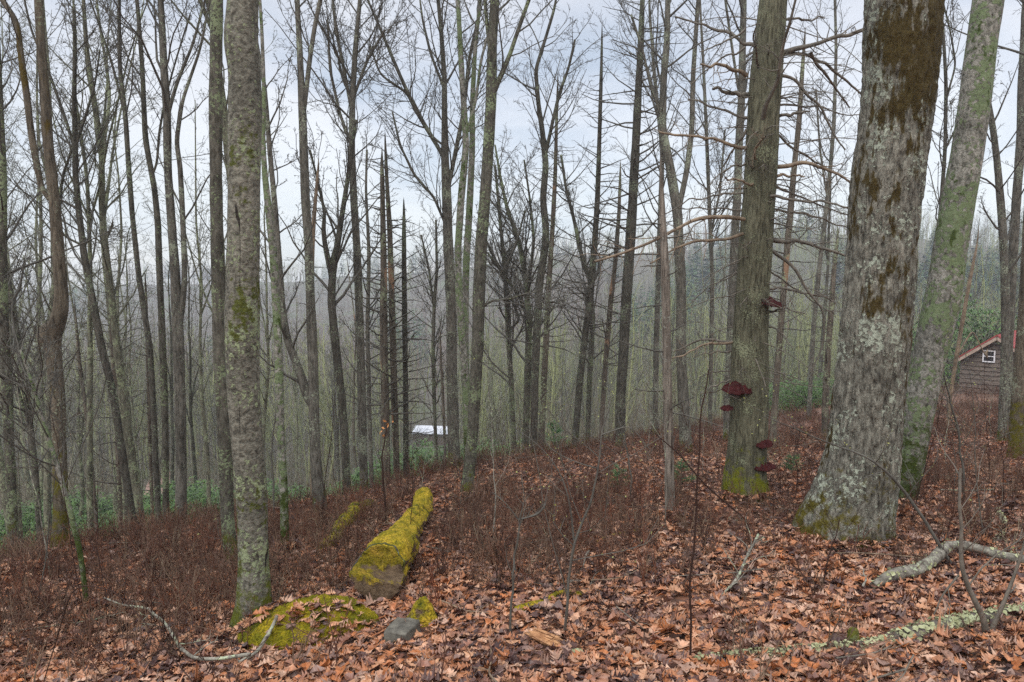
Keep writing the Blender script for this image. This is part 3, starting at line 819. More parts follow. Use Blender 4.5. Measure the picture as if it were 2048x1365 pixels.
# --- traced forest trees: label, kind and line from foot to top
TR = [
 ('twin_trunk_tree', 'tall tree with a swollen mossy knee low on its trunk and two stems above', [(118, 1112, 52), (120, 1085, 42), (121, 1000, 36), (119, 900, 36), (116, 800, 36), (108, 715, 38), (103, 675, 44), (112, 655, 44), (124, 625, 38), (124, 580, 32), (118, 500, 30), (108, 400, 29), (96, 300, 27), (90, 200, 24), (82, 90, 21), (77, 0, 20)], 'brown', None,
  [[(84, 385, 14), (72, 320, 18), (62, 260, 18), (54, 190, 17), (42, 110, 15), (36, 45, 14), (8, 5, 13)]], 10, 1.6, 1, .75, 'fine'),
 ('maple_tree', 'slim tree forking at two thirds height just right of the mossy-kneed tree', [(268, 1060, 22), (253, 960, 20), (240, 880, 20), (225, 780, 19), (205, 700, 19), (190, 620, 18), (170, 520, 17), (158, 420, 16), (151, 340, 15), (151, 285, 14), (148, 210, 12), (150, 100, 10), (148, 20, 8)], 'dark', 9.5,
  [[(148, 290, 8), (128, 230, 8), (100, 150, 7), (62, 60, 6), (50, 5, 5)], [(155, 280, 7), (172, 230, 7), (190, 170, 5), (200, 100, 4)], [(122, 470, 6), (120, 430, 6), (125, 350, 6), (150, 285, 5)]], 16, 1.7, 1, .5, 'fine'),
 ('slim_tree', 'slim dark trunk bending gently, first of the three close stems left of centre', [(317, 1053, 14), (309, 860, 14), (301, 700, 14), (290, 630, 14), (276, 540, 14), (264, 430, 13), (257, 330, 12), (251, 230, 11), (240, 140, 10), (238, 0, 8)], 'dark', 9.0,
  [[(252, 240, 6), (225, 130, 6), (195, 40, 5), (180, 0, 4)]], 14, 1.6, 1, .5, 'fine'),
 ('slim_tree', 'slim trunk green with lichen, middle of the three close stems left of centre', [(333, 1055, 16), (331, 850, 17), (326, 700, 17), (320, 560, 16), (317, 450, 15), (309, 380, 14), (290, 280, 13), (285, 140, 11), (274, 0, 9)], 'mossy', 9.4,
  [[(314, 330, 6), (318, 270, 6), (330, 200, 5), (352, 120, 4), (380, 30, 4)]], 14, 1.6, 1, .5, 'fine'),
 ('forked_tree', 'sturdy twin-stemmed tree whose stems rise side by side, left of the lichened trunk', [(362, 1050, 28), (360, 850, 26), (357, 720, 26), (354, 620, 26), (350, 540, 24), (341, 430, 20), (335, 340, 19), (334, 220, 18), (327, 130, 16), (321, 0, 14)], 'grey', 8.8,
  [[(362, 640, 14), (369, 560, 13), (366, 470, 13), (360, 330, 12), (352, 285, 11), (365, 200, 8), (400, 100, 6), (420, 0, 5)], [(336, 230, 9), (352, 170, 8), (385, 90, 6), (410, 0, 5)]], 16, 1.7, 1, .5, 'fine'),
 ('lichened_tree', 'mottled green trunk close behind and beside the straight pale grey trunk', [(463, 1112, 30), (455, 1050, 28), (448, 850, 28), (441, 700, 29), (437, 560, 28), (433, 400, 26), (432, 200, 25), (434, 0, 24)], 'mossy', 6.4, [], 10, 1.5, 2, .7, 'fine'),
 ('pale_tree', 'thin whitish lichened trunk just right of the straight pale grey trunk', [(570, 1112, 20), (568, 1000, 20), (560, 850, 20), (556, 700, 20), (549, 560, 20), (546, 500, 19), (536, 410, 17), (529, 350, 14), (525, 280, 12), (528, 180, 10), (524, 60, 8), (520, 0, 7)], 'beech', 6.6, [], 10, 1.4, 1, .55, 'smooth'),
 ('crooked_tree', 'trunk with a long outer stem that curves in and joins it at an elbow', [(640, 1012, 34), (633, 950, 27), (628, 850, 25), (625, 700, 24), (621, 600, 22), (618, 500, 21), (610, 400, 20), (607, 300, 19), (605, 220, 18), (600, 110, 14), (594, 0, 12)], 'grey', 8.9,
  [[(612, 790, 22), (603, 755, 20), (588, 715, 18), (574, 680, 18), (563, 610, 17), (556, 500, 15), (547, 380, 13), (538, 280, 12), (530, 180, 10), (512, 80, 8)], [(608, 225, 10), (618, 130, 11), (628, 60, 10), (640, 0, 10)]], 16, 1.7, 1, .6, 'fine'),
 ('broken_snag', 'broken stub with a jagged orange splintered top leaning on the elbowed tree', [(622, 640, 9), (624, 540, 11), (626, 470, 11), (631, 400, 9), (638, 338, 5)], 'tan', 9.4, [], 3, .4, 0, .3, 'snag'),
 ('forked_tree', 'dark Y-shaped tree opening into two stems at eye height, right of the elbowed tree', [(693, 960, 19), (689, 870, 19), (680, 770, 19), (670, 680, 20), (663, 600, 20), (665, 548, 18), (682, 440, 12), (692, 380, 11), (702, 320, 9), (712, 240, 7)], 'dark', 10.5,
  [[(664, 555, 14), (650, 490, 12), (646, 455, 11), (650, 430, 7), (640, 380, 6), (620, 300, 5)]], 14, 1.5, 1, .5, 'fine'),
 ('slender_tree', 'straight grey trunk with rising side stems near the top, left of the snag pair', [(728, 962, 20), (725, 850, 20), (721, 700, 19), (717, 600, 19), (714, 500, 18), (707, 400, 17), (703, 300, 16), (705, 200, 14), (712, 80, 11), (720, 0, 9)], 'grey', 11,
  [[(704, 225, 8), (690, 150, 8), (672, 60, 7), (665, 0, 6)], [(703, 290, 7), (680, 230, 7), (660, 140, 6), (655, 40, 5)], [(705, 200, 7), (735, 120, 6), (770, 60, 5)]], 20, 1.8, 1, .5, 'fine'),
 ('dead_snag', 'broken-topped dead trunk, left of the close pair bristling with stubs', [(772, 942, 20), (770, 850, 20), (768, 700, 19), (767, 600, 17), (766, 450, 13), (764, 315, 9)], 'snag', 12.5, [], 46, 1.0, 1, .25, 'snag'),
 ('dead_snag', 'dead trunk with orange bare streaks, right of the close pair bristling with stubs', [(792, 900, 14), (788, 800, 16), (784, 650, 15), (782, 560, 14), (779, 450, 12), (774, 370, 9), (770, 280, 6)], 'snag', 12.8, [], 46, 1.0, 1, .25, 'snag'),
 ('dead_snag', 'thin dark broken pole standing behind the green bushes', [(812, 942, 13), (811, 800, 13), (809, 650, 12), (808, 520, 11), (808, 418, 8)], 'dark', 13, [], 30, .9, 1, .2, 'snag'),
 ('grey_tree', 'smooth grey-brown trunk whose long limbs fan out wide to the left', [(908, 932, 30), (905, 850, 27), (904, 700, 25), (901, 600, 25), (897, 480, 24), (894, 380, 22), (891, 320, 18), (890, 250, 14), (889, 160, 12), (882, 60, 10), (876, 0, 8)], 'grey', 12.4,
  [[(888, 315, 9), (860, 268, 10), (830, 218, 9), (795, 140, 8), (768, 75, 7), (742, 15, 5)], [(862, 272, 5), (820, 190, 6), (760, 150, 5), (740, 90, 4)], [(896, 380, 9), (912, 300, 10), (928, 220, 9), (938, 120, 8), (960, 20, 6)], [(893, 455, 6), (868, 395, 6), (828, 350, 6), (800, 290, 5), (785, 225, 4)], [(889, 180, 6), (862, 110, 6), (845, 40, 5), (840, 0, 4)]], 22, 1.9, 1, .55, 'fine'),
 ('lichened_tree', 'curving whitish trunk spotted with moss, second stem of the close central cluster', [(935, 880, 18), (933, 800, 19), (926, 700, 18), (918, 600, 18), (915, 500, 17), (921, 400, 17), (932, 290, 15), (927, 200, 14), (921, 100, 12), (915, 0, 10)], 'beech', 11, [[(930, 280, 7), (952, 200, 7), (962, 120, 6), (985, 40, 5)]], 14, 1.6, 1, .6, 'smooth'),
 ('lichened_tree', 'slim grey trunk with a green moss tuft, third stem of the central cluster', [(938, 900, 16), (932, 800, 17), (930, 700, 18), (930, 600, 18), (933, 500, 17), (938, 420, 16), (944, 300, 14), (945, 200, 12), (950, 100, 9), (960, 0, 8)], 'beech', 11.4, [], 12, 1.5, 1, .6, 'smooth'),
 ('tall_tree', 'tall dark lichened trunk with mossy foot in brown brush, rightmost of the central cluster', [(932, 1002, 34), (938, 940, 27), (944, 880, 26), (951, 760, 27), (956, 650, 28), (959, 560, 28), (963, 470, 27), (970, 380, 26), (977, 280, 25), (982, 190, 24), (984, 100, 22), (990, 0, 19)], 'mossy', 9.3,
  [[(982, 200, 12), (998, 160, 12), (1020, 110, 10), (1040, 50, 9), (1058, 0, 8)], [(982, 130, 7), (975, 60, 8), (970, 0, 8)], [(958, 620, 6), (985, 600, 5), (1015, 600, 4), (1060, 585, 3)]], 14, 1.7, 1, .6, 'fine'),
 ('wavy_tree', 'sinuous dark trunk that wriggles up and forks into a wide V', [(1068, 862, 17), (1070, 760, 18), (1074, 650, 18), (1078, 570, 18), (1090, 500, 17), (1092, 460, 16), (1085, 400, 15), (1092, 330, 14), (1086, 270, 12), (1077, 210, 10), (1071, 140, 9), (1090, 80, 7), (1108, 20, 6), (1112, 0, 5)], 'dark', 14,
  [[(1090, 315, 8), (1106, 240, 8), (1118, 190, 8), (1138, 135, 6), (1150, 80, 5)]], 18, 1.6, 1, .5, 'fine'),
 ('dead_snag', 'dead pole with a raw orange patch at shoulder height beside the wriggling tree', [(1083, 856, 15), (1091, 720, 14), (1096, 600, 13), (1104, 480, 11), (1110, 360, 9), (1113, 240, 7), (1116, 155, 4)], 'snag', 14.5, [], 50, 1.0, 1, .3, 'snag'),
 ('dead_snag', 'very tall needle-thin dead spire between the wriggling tree and the dark straight trunk', [(1150, 882, 16), (1160, 760, 16), (1172, 660, 15), (1182, 580, 15), (1190, 480, 14), (1196, 380, 12), (1199, 280, 10), (1202, 170, 8), (1204, 60, 4)], 'dark', 15, [], 60, 1.1, 1, .3, 'snag'),
 ('dead_snag', 'short dead spire with brown bare top left of the dark straight trunk', [(1204, 830, 11), (1212, 720, 12), (1222, 600, 12), (1231, 520, 11), (1238, 430, 9), (1241, 332, 5)], 'snag', 16, [], 40, 1.0, 1, .3, 'snag'),
 ('tall_tree', 'dark straight conifer-like trunk with short side twigs all the way up', [(1240, 884, 24), (1243, 760, 23), (1250, 640, 24), (1257, 530, 25), (1264, 420, 23), (1271, 300, 20), (1276, 200, 17), (1281, 100, 14), (1285, 0, 11)], 'dark', 14.5, [], 70, 1.3, 1, .3, 'snag'),
 ('forked_tree', 'strong grey tree forking into a V behind the shaggy dead stem', [(1372, 892, 30), (1366, 820, 25), (1363, 700, 24), (1361, 560, 24), (1356, 430, 23), (1340, 330, 21), (1324, 260, 18), (1327, 170, 16), (1334, 90, 14), (1336, 0, 12)], 'grey', 13.2,
  [[(1357, 420, 13), (1374, 340, 13), (1384, 260, 12), (1386, 150, 11), (1396, 0, 9)], [(1325, 240, 6), (1300, 170, 6), (1285, 100, 5), (1262, 30, 5)]], 16, 1.8, 1, .5, 'fine'),
 ('dead_snag', 'shaggy grey dead stem with peeling bark standing in the leaves', [(1340, 1042, 20), (1339, 950, 18), (1336, 850, 18), (1334, 750, 18), (1333, 650, 18), (1330, 540, 17), (1325, 440, 13), (1321, 325, 6)], 'shred', None, [], 10, .6, 2, .3, 'snag'),
 ('grey_tree', 'grey trunk hidden behind the left side of the dead bristling pine', [(1458, 760, 20), (1462, 650, 20), (1468, 500, 19), (1476, 350, 18), (1482, 200, 17), (1486, 60, 15), (1488, 0, 14)], 'grey', 15, [[(1480, 200, 6), (1465, 100, 6), (1450, 0, 5)]], 14, 1.7, 1, .5, 'fine'),
 ('dead_snag', 'tan-streaked dead trunk standing behind the right-hand branches of the dead pine', [(1548, 832, 15), (1558, 700, 15), (1566, 590, 15), (1576, 470, 15), (1587, 360, 14), (1598, 240, 12), (1604, 150, 10), (1610, 72, 6)], 'snag', 13, [], 34, 1.0, 1, .3, 'snag'),
 ('dead_snag', 'orange peeled dead stub partly hidden by the foot of the thick oak', [(1652, 800, 16), (1656, 700, 15), (1662, 620, 14), (1668, 540, 11), (1676, 470, 8)], 'snag', 14, [], 14, .8, 1, .3, 'snag'),
 ('slender_tree', 'slender tree seen through the gap between dead pine and oak', [(1620, 790, 11), (1628, 650, 11), (1640, 520, 11), (1655, 400, 10), (1668, 250, 9), (1672, 100, 7), (1670, 0, 6)], 'grey', 20, [[(1655, 400, 5), (1640, 300, 5), (1632, 180, 4)]], 18, 2.4, 1, .4, 'fine'),
 ('curved_tree', 'curved grey trunk that splits off behind the blotchy leaning trunk', [(2010, 760, 22), (2012, 640, 22), (2010, 530, 21), (2003, 420, 19), (1994, 320, 17), (1985, 250, 15), (1976, 200, 12)], 'grey', 12, [], 8, 1.6, 1, .5, 'fine'),
 ('straight_tree', 'straight grey trunk in front of the wooden cabin wall', [(2014, 800, 26), (2017, 700, 24), (2024, 560, 24), (2032, 420, 23), (2040, 280, 22), (2047, 120, 20), (2052, 0, 18)], 'grey', 12.5, [], 10, 1.7, 1, .5, 'fine'),
 ('mossy_tree', 'thick mossy-footed trunk cut by the edge beyond the cabin window', [(2036, 860, 44), (2042, 760, 38), (2050, 640, 36), (2058, 480, 34), (2066, 300, 30), (2075, 100, 28), (2080, 0, 26)], 'brown', 10.5, [], 8, 1.5, 1, .5, 'ridge'),
 ('dead_snag', 'crooked orange dead sapling leaning in front of the cabin gable', [(1900, 800, 9), (1912, 720, 10), (1924, 650, 10), (1938, 570, 9), (1952, 500, 6), (1957, 470, 3)], 'tan', 14, [[(1912, 715, 5), (1945, 660, 4), (1975, 720, 3)]], 6, .6, 1, .3, 'snag'),
 ('slender_tree', 'thin dark stem rising between the oak and the blotchy leaning trunk', [(1860, 700, 10), (1876, 500, 10), (1890, 300, 9), (1892, 170, 9), (1886, 60, 7), (1880, 0, 6)], 'dark', 11, [[(1892, 200, 5), (1912, 130, 5), (1900, 60, 4), (1885, 0, 4)], [(1890, 300, 5), (1915, 250, 5), (1940, 180, 4)]], 20, 1.7, 1, .3, 'fine'),
 ('leaning_tree', 'small lichened stem leaning left with white flaking patches, before the mossy-kneed tree', [(175, 1228, 15), (168, 1160, 14), (160, 1100, 14), (140, 1020, 14), (120, 950, 13), (98, 880, 12), (80, 820, 10), (62, 760, 8), (40, 700, 6)], 'beech', None, [], 14, 1.0, 1, .5, 'smooth'),
 ('edge_tree', 'rough dark trunk at the far left, first in the row', [(32, 1155, 34), (26, 1080, 28), (20, 950, 26), (14, 800, 25), (8, 650, 24), (4, 500, 22), (6, 350, 18), (0, 200, 16), (-6, 60, 13)], 'mossy', 7.4, [], 20, 1.5, 1, .3, 'fine'),
 ('leaning_tree', 'slim lichened trunk leaning right between the far left trunk and the mossy-kneed tree', [(80, 1070, 16), (72, 950, 16), (60, 850, 16), (48, 750, 15), (30, 640, 14), (14, 540, 12), (-2, 440, 10)], 'mossy', 9, [[(62, 860, 8), (30, 760, 8), (12, 700, 7)]], 18, 1.4, 1, .3, 'fine'),
 ('dead_snag', 'dead pole with forked hook top and orange bare stretch, left of the close stems', [(240, 1010, 12), (236, 900, 13), (232, 800, 14), (226, 700, 13), (220, 600, 12), (217, 520, 9), (213, 475, 6)], 'snag', 11.5, [[(213, 476, 4), (222, 462, 3.5), (227, 452, 2.5)]], 46, 1.0, 1, .25, 'snag'),
 ('dead_snag', 'thin dead stub with orange splinter hiding behind the three close stems', [(300, 900, 9), (298, 780, 10), (294, 660, 9), (291, 560, 6)], 'snag', 12, [], 20, .8, 1, .25, 'snag'),
 ('dead_snag', 'short orange-streaked dead pole between mossy-kneed tree and hook-topped snag', [(186, 960, 9), (172, 820, 10), (158, 720, 9), (150, 620, 6)], 'snag', 12, [], 24, .8, 1, .25, 'snag'),
 ('slender_tree', 'slender trunk behind the lower right of the close snag pair', [(742, 930, 10), (738, 800, 10), (735, 650, 10), (738, 500, 8), (732, 380, 6), (734, 300, 5)], 'grey', 15, [], 20, 1.6, 1, .3, 'fine'),
 ('slender_tree', 'slender trunk curving up beside the pale roof in the valley', [(872, 900, 8), (868, 800, 9), (866, 700, 9), (868, 620, 8), (874, 540, 7), (872, 440, 5)], 'mossy', 18, [[(868, 620, 5), (858, 540, 5), (842, 470, 4)]], 20, 1.8, 1, .3, 'fine'),
 ('dead_snag', 'thin orange broken pole beside the pale roof in the valley', [(890, 900, 7), (886, 800, 7), (882, 720, 6), (880, 655, 3)], 'snag', 17, [], 12, .6, 1, .25, 'snag'),
 ('slender_tree', 'slender lichened tree with arching boughs right of the central cluster', [(1028, 880, 11), (1022, 760, 12), (1016, 660, 12), (1012, 570, 11), (1008, 520, 10), (1000, 440, 8), (990, 330, 5)], 'mossy', 17, [[(1040, 640, 6), (1000, 540, 6), (980, 500, 5), (960, 450, 4)], [(1010, 545, 6), (1035, 480, 5), (1050, 420, 4)]], 24, 1.9, 1, .3, 'fine'),
 ('slender_tree', 'pale forking tree with long rising limbs just left of the wriggling tree', [(1052, 870, 15), (1055, 760, 16), (1058, 650, 15), (1052, 560, 13), (1040, 490, 10), (1015, 420, 8), (1000, 350, 6), (990, 290, 4)], 'mossy', 15.5, [[(1056, 640, 8), (1042, 600, 8), (1010, 550, 6), (985, 520, 5), (975, 505, 4)], [(1055, 600, 7), (1068, 480, 7), (1060, 400, 5), (1048, 320, 4)]], 24, 1.9, 1, .3, 'fine'),
 ('slender_tree', 'slender pale-barked tree with leaning stem behind the tall dead spire', [(1176, 850, 12), (1180, 750, 12), (1186, 640, 12), (1180, 560, 11), (1160, 500, 10), (1148, 440, 8), (1132, 380, 7), (1122, 310, 5)], 'mossy', 18, [], 30, 2.0, 1, .3, 'fine'),
 ('slender_tree', 'thin grey trunk directly behind the strong V-forked tree', [(1310, 870, 12), (1312, 740, 13), (1315, 600, 13), (1320, 450, 12), (1325, 300, 10), (1310, 160, 8), (1300, 40, 6), (1298, 0, 5)], 'grey', 17, [], 26, 2.1, 1, .3, 'fine'),
 ('slender_tree', 'straight thin trunk left of the grey trunk behind the dead pine', [(1420, 840, 10), (1422, 700, 10), (1425, 560, 10), (1418, 400, 9), (1412, 250, 8), (1405, 100, 6), (1400, 0, 5)], 'grey', 18, [[(1420, 480, 5), (1440, 380, 5), (1450, 260, 4)]], 28, 2.2, 1, .3, 'fine'),
]
for (nm, lb, pts, bk, D, fk, k1, L1, nr, cs, stl) in TR:
    snag = stl == 'snag' or bk in ('snag',)
    lv = 3 if (D or 9) > 12 else 4
    k1 = int(k1 * 1.35)
    tree(nm, lb, pts, bk, D=D, forks=fk, crown='snag' if stl == 'snag' else 'decid', k1=k1, L1=L1, near=nr, cstart=cs, style='fine' if stl == 'snag' else stl, levels=lv if stl != 'snag' else 2,
         k2=5 if lv == 4 else 6, k3=4 if lv == 4 else 6, twig='twig', cat='dead tree' if snag else 'tree', ext=4.0, wf=.84 if nr < 2 else 1.0)

MARKS = [(493, 'pale lichened trunk'), (1680, 'thick oak'), (1850, 'blotchy leaning trunk'), (1496, 'dead bristling pine'), (112, 'mossy-kneed tree'), (218, 'slim forking tree'), (304, 'slim dark stem'),
         (333, 'lichen-green middle stem'), (365, 'twin-stemmed tree'), (443, 'mottled green trunk'), (562, 'whitish lichened trunk'), (626, 'elbowed tree'), (680, 'Y-shaped tree'), (722, 'straight grey trunk'),
         (770, 'broken snag pair'), (811, 'thin broken pole'), (905, 'fan-limbed tree'), (950, 'central tree cluster'), (1016, 'arching-boughed tree'), (1070, 'wriggling tree'), (1091, 'orange-patched pole'),
         (1160, 'tall dead spire'), (1212, 'short dead spire'), (1244, 'dark straight conifer'), (1312, 'thin grey trunk'), (1337, 'shaggy dead stem'), (1364, 'V-forked tree'), (1421, 'thin straight trunk'),
         (1555, 'tan-streaked snag'), (1625, 'slender gap tree'), (1656, 'peeled orange stub'), (1925, 'crooked orange sapling'), (2015, 'cabin'), (20, 'far left trunk'), (60, 'right-leaning lichened trunk'), (165, 'orange-streaked pole'), (236, 'hook-topped snag')]
MARKS.sort()


def seen_px(loc, up=3.0):
    c, s_ = math.cos(PITCH), math.sin(PITCH); dz = loc[2] + up - CAMZ; return 1024 + F * loc[0] / (loc[1] * c - dz * s_)


def name_by_place(items, bands):
    """items: (object, what, plural, px, distance); one label each from the nearest landmark"""
    keys = {}
    for o, what, plural, px, dist in items:
        nm = min(MARKS, key=lambda m_: abs(m_[0] - px)); side = 'right' if px >= nm[0] else 'left'
        bd = next(b for lim, b in bands if dist < lim)
        keys.setdefault((bd, what, plural, side, nm[1]), []).append((px, o))
    for (bd, what, plural, side, nm), lst in keys.items():
        lst.sort(key=lambda a_: a_[0]); n_ = len(lst)
        for k, (px, o) in enumerate(lst):
            if n_ == 1: o['label'] = f'{bd} {what} just {side} of the {nm}'
            else:
                od = {0: 'leftmost', n_ - 1: 'rightmost'}.get(k, ['', 'second', 'third', 'fourth', 'fifth', 'sixth', 'seventh'][min(k, 6)])
                o['label'] = f'{od} of the {bd} {plural} just {side} of the {nm}'


kn = [o for o in bpy.data.objects if o.name == 'twin_trunk_tree'][0]; kd_ = kn.location.y
bc = PX(93, 672, kd_ - .02); bm_ = MB(); n = 30
th = np.linspace(0, math.pi, n)[:, None]; ph = np.linspace(0, 2 * math.pi, n, endpoint=False)[None]
X = np.sin(th) * np.cos(ph); Y = np.sin(th) * np.sin(ph); Z = np.cos(th) * np.ones_like(ph)
nz = 1 + (fbm(X * 1.8 + 4, Y * 1.8, Z * 1.8, 3) - .5) * .5
V = np.stack([X * .085 * nz + .03 * np.abs(Z), Y * .09 * nz, Z * .15 * nz], -1).reshape(-1, 3) + bc
i = np.arange(n - 1)[:, None]; j = np.arange(n)[None]
bm_.add(V, np.stack([i * n + j, (i + 1) * n + j, (i + 1) * n + (j + 1) % n, i * n + (j + 1) % n], -1).reshape(-1, 4))
obj('burl', bm_, M['brown'], kn, tuple(kn.location))

# ------------------------------------------------------------------ woods behind: copies of a few kinds
def proto_tree(name, label, cat, group, h, r, kind, bk, twig, seed, k1=20, L1=2.6, levels=3, k2=6, k3=5, fork=True, lean=.04):
    n = 9; z = np.linspace(-.3, h, n); x = np.cumsum(rng.normal(0, lean * h / n * 1.6, n)); y = np.cumsum(rng.normal(0, lean * h / n * 1.6, n)); x -= x[0]; y -= y[0]
    rr = r * (1 - .82 * (np.linspace(0, 1, n) ** 1.1))
    pl = np.stack([x, y, z, rr], 1)
    root = thing(name, (0, 0, 0), label, cat, group)
    tm, P, R = trunk_mesh(pl, 0, 'fine', True, kind == 'snag')
    mains = [(P, R)]
    if fork and kind != 'snag':
        i0 = int(P.shape[1] * rng.uniform(.35, .6)); c1, r1, _ = children(P[:, i0:i0 + 3], R[:, i0:i0 + 3], 2, h * .5, (14, 26), .1, 8, .06, .10, .7, .01, .25)
        v, q = tube_arrays(c1, r1, 6); tm.add(v, q)
        mains += [(c1[k:k + 1], r1[k:k + 1]) for k in range(2)]
    obj('trunk', tm, M[bk], root)
    cm = MB()
    for k, (P2, R2) in enumerate(mains):
        i0 = int(P2.shape[1] * (.35 if k == 0 and kind != 'snag' else .1)); idx = np.unique(np.linspace(i0, P2.shape[1] - 1, 12).astype(int))
        g = grow_crown(P2[:, idx], R2[:, idx], k1 if k == 0 else k1 // 2, L1 * (1 if k == 0 else .7), levels, kind, t0=.02, k2=k2, k3=k3, rmin=.0038)
        v, q, t_, a_ = g.arrays(); cm.add(v, q, None, a_)
    obj('crown', cm, M[twig], root)
    return root


KINDS = [('bare_tree', 'bare slender tree with rising limbs in the misty wood down the slope', 'decid', 'bgrey', 'twig'),
         ('bare_tree', 'bare tree green with lichen in the misty wood down the slope', 'decid', 'bmoss', 'twigl'),
         ('bare_tree', 'bare dark-barked tree in the misty wood down the slope', 'decid', 'dark', 'twig'),
         ('dead_pole', 'dead straight pole with stubby side twigs in the misty wood down the slope', 'snag', 'snag', 'twig')]
GR = 'trees of the misty wood down the slope'
protos = []
for k in range(14):
    nm, lb, kd, bk, tw = KINDS[(0, 1, 2, 0, 1, 3, 2, 0, 1, 3, 0, 2, 1, 3)[k]]
    hh = rng.uniform(12, 18) if kd == 'decid' else rng.uniform(7, 13)
    protos.append([proto_tree(nm, lb, 'tree' if kd == 'decid' else 'dead tree', GR if kd == 'decid' else 'dead poles of the misty wood', hh, rng.uniform(.075, .13) if kd == 'decid' else rng.uniform(.05, .085), kd, bk, tw, k,
                              k1=15 if kd == 'decid' else 30, L1=2.8 if kd == 'decid' else .9, levels=4, k3=4), False, lb[:12]])
taken = [(D * (px - 1024) / F, D) for px, D in TREES]
placed = 0; tries = 0; wood = []
WHAT = {'bare slender': ('bare grey tree', 'bare grey trees'), 'bare tree gr': ('lichen-green bare tree', 'lichen-green bare trees'), 'bare dark-ba': ('bare dark tree', 'bare dark trees'), 'dead straigh': ('stubby dead pole', 'stubby dead poles')}
while placed < 225 and tries < 9000:
    tries += 1
    y = math.sqrt(rng.uniform(16 ** 2, 85 ** 2)); u = rng.uniform(-.86, .86); x = u * y
    yb = float(np.clip(14.5 + x, 6.5, 26))
    if y < yb - 1 + 3: continue
    if x > 16 and 25 < y < 38 and x / y > .58: continue
    if any((x - a_) ** 2 + (y - b_) ** 2 < (1.3 + y * .018) ** 2 for a_, b_ in taken): continue
    if -.158 < u < -.088 and y < 92: continue
    if y < 30 and placed % 3: continue
    if y < 36 and -.06 < u < .26: continue
    taken.append((x, y)); pr = protos[int(rng.integers(len(protos)))]
    sc = rng.uniform(.55, .9) if u < .15 and y < 60 else rng.uniform(.8, 1.15); loc = (x, y, float(H(x, y)))
    if not pr[1]:
        tr_ = pr[0]; pr[0].location = loc; pr[0].rotation_euler = (0, 0, rng.uniform(0, 6.28)); pr[0].scale = (sc,) * 3; pr[1] = True
    else:
        tr_ = copy_tree(pr[0], loc, rng.uniform(0, 6.28), sc)
    wood.append((tr_, *WHAT[pr[2]], seen_px(loc), y))
    placed += 1
lpro = [p_ for p_ in protos if p_[2] == 'bare tree gr' and p_[1]]
nl = 0
for k in range(400):
    if nl >= 16: break
    y = rng.uniform(9.5, 17); u = rng.uniform(-.80, -.36); x = u * y
    if any((x - a_) ** 2 + (y - b_) ** 2 < .5 for a_, b_ in taken): continue
    taken.append((x, y)); nl += 1; loc = (x, y, float(H(x, y))); sc = rng.uniform(.42, .75)
    wood.append((copy_tree(lpro[k % len(lpro)][0], loc, rng.uniform(0, 6.28), sc), 'small lichen-green bare tree', 'small lichen-green bare trees', seen_px(loc), y))
name_by_place(wood, [(33, 'nearer'), (56, 'farther'), (999, 'misty farthest')])

# ------------------------------------------------------------------ far woods as one mass
def low_tree(kind, h, nb):
    mb = MB(); n = 5
    z = np.linspace(-.5, h, n)
    P = np.stack([np.cumsum(rng.normal(0, .25, n)), np.cumsum(rng.normal(0, .25, n)), z], 1)[None]
    R = (h * .010 * (1 - .75 * np.linspace(0, 1, n)))[None]
    if kind == 'con':
        add_tubes(mb, P, R, 3)
        k = nb; zz = rng.uniform(.12, 1, k) * h; a_ = rng.uniform(0, 6.28, k); ln = (1.05 - zz / h) * h * .22 * rng.uniform(.6, 1.2, k)
        A = np.stack([0 * zz, 0 * zz, zz], 1); B = A + np.stack([np.cos(a_) * ln, np.sin(a_) * ln, -ln * .2], 1)
        Wd = np.stack([-np.sin(a_), np.cos(a_), 0 * a_], 1) * (ln * .35)[:, None]
        V = np.stack([A, B - Wd, B + Wd + [0, 0, .2]], 1).reshape(-1, 3)
        mb.add(V, None, np.arange(3 * k).reshape(-1, 3)); return mb
    add_tubes(mb, P, R, 4)
    CP, CR, ln = children(P, R, nb, h * .34, (25, 60), .25, 4, .12, .12, .5, .02, .4, lens_by_t=.55)
    add_tubes(mb, CP, CR, 3)
    C2, R2, l2 = children(CP, CR, 6, ln * .5, (25, 60), .2, 3, .15, .06, .5, .013, .6)
    add_tubes(mb, C2, R2, 3)
    return mb


def scatter(mb, lib, xs, ys, sc, av):
    for i_, (x, y, s, av_) in enumerate(zip(xs, ys, sc, av)):
        v, q, t_ = lib[i_ % len(lib)]
        a_ = (i_ * 2.399) % 6.283; c_, s_ = math.cos(a_) * s, math.sin(a_) * s
        V = np.stack([v[:, 0] * c_ - v[:, 1] * s_ + x, v[:, 0] * s_ + v[:, 1] * c_ + y, v[:, 2] * s + float(H(x, y))], 1)
        mb.add(V, q, t_, av_)


def lib_of(kind, nlib, h, nb):
    out = []
    for _ in range(nlib):
        v, q, t_, _a = low_tree(kind, h, nb).arrays(); out.append((v, q, t_))
    return out


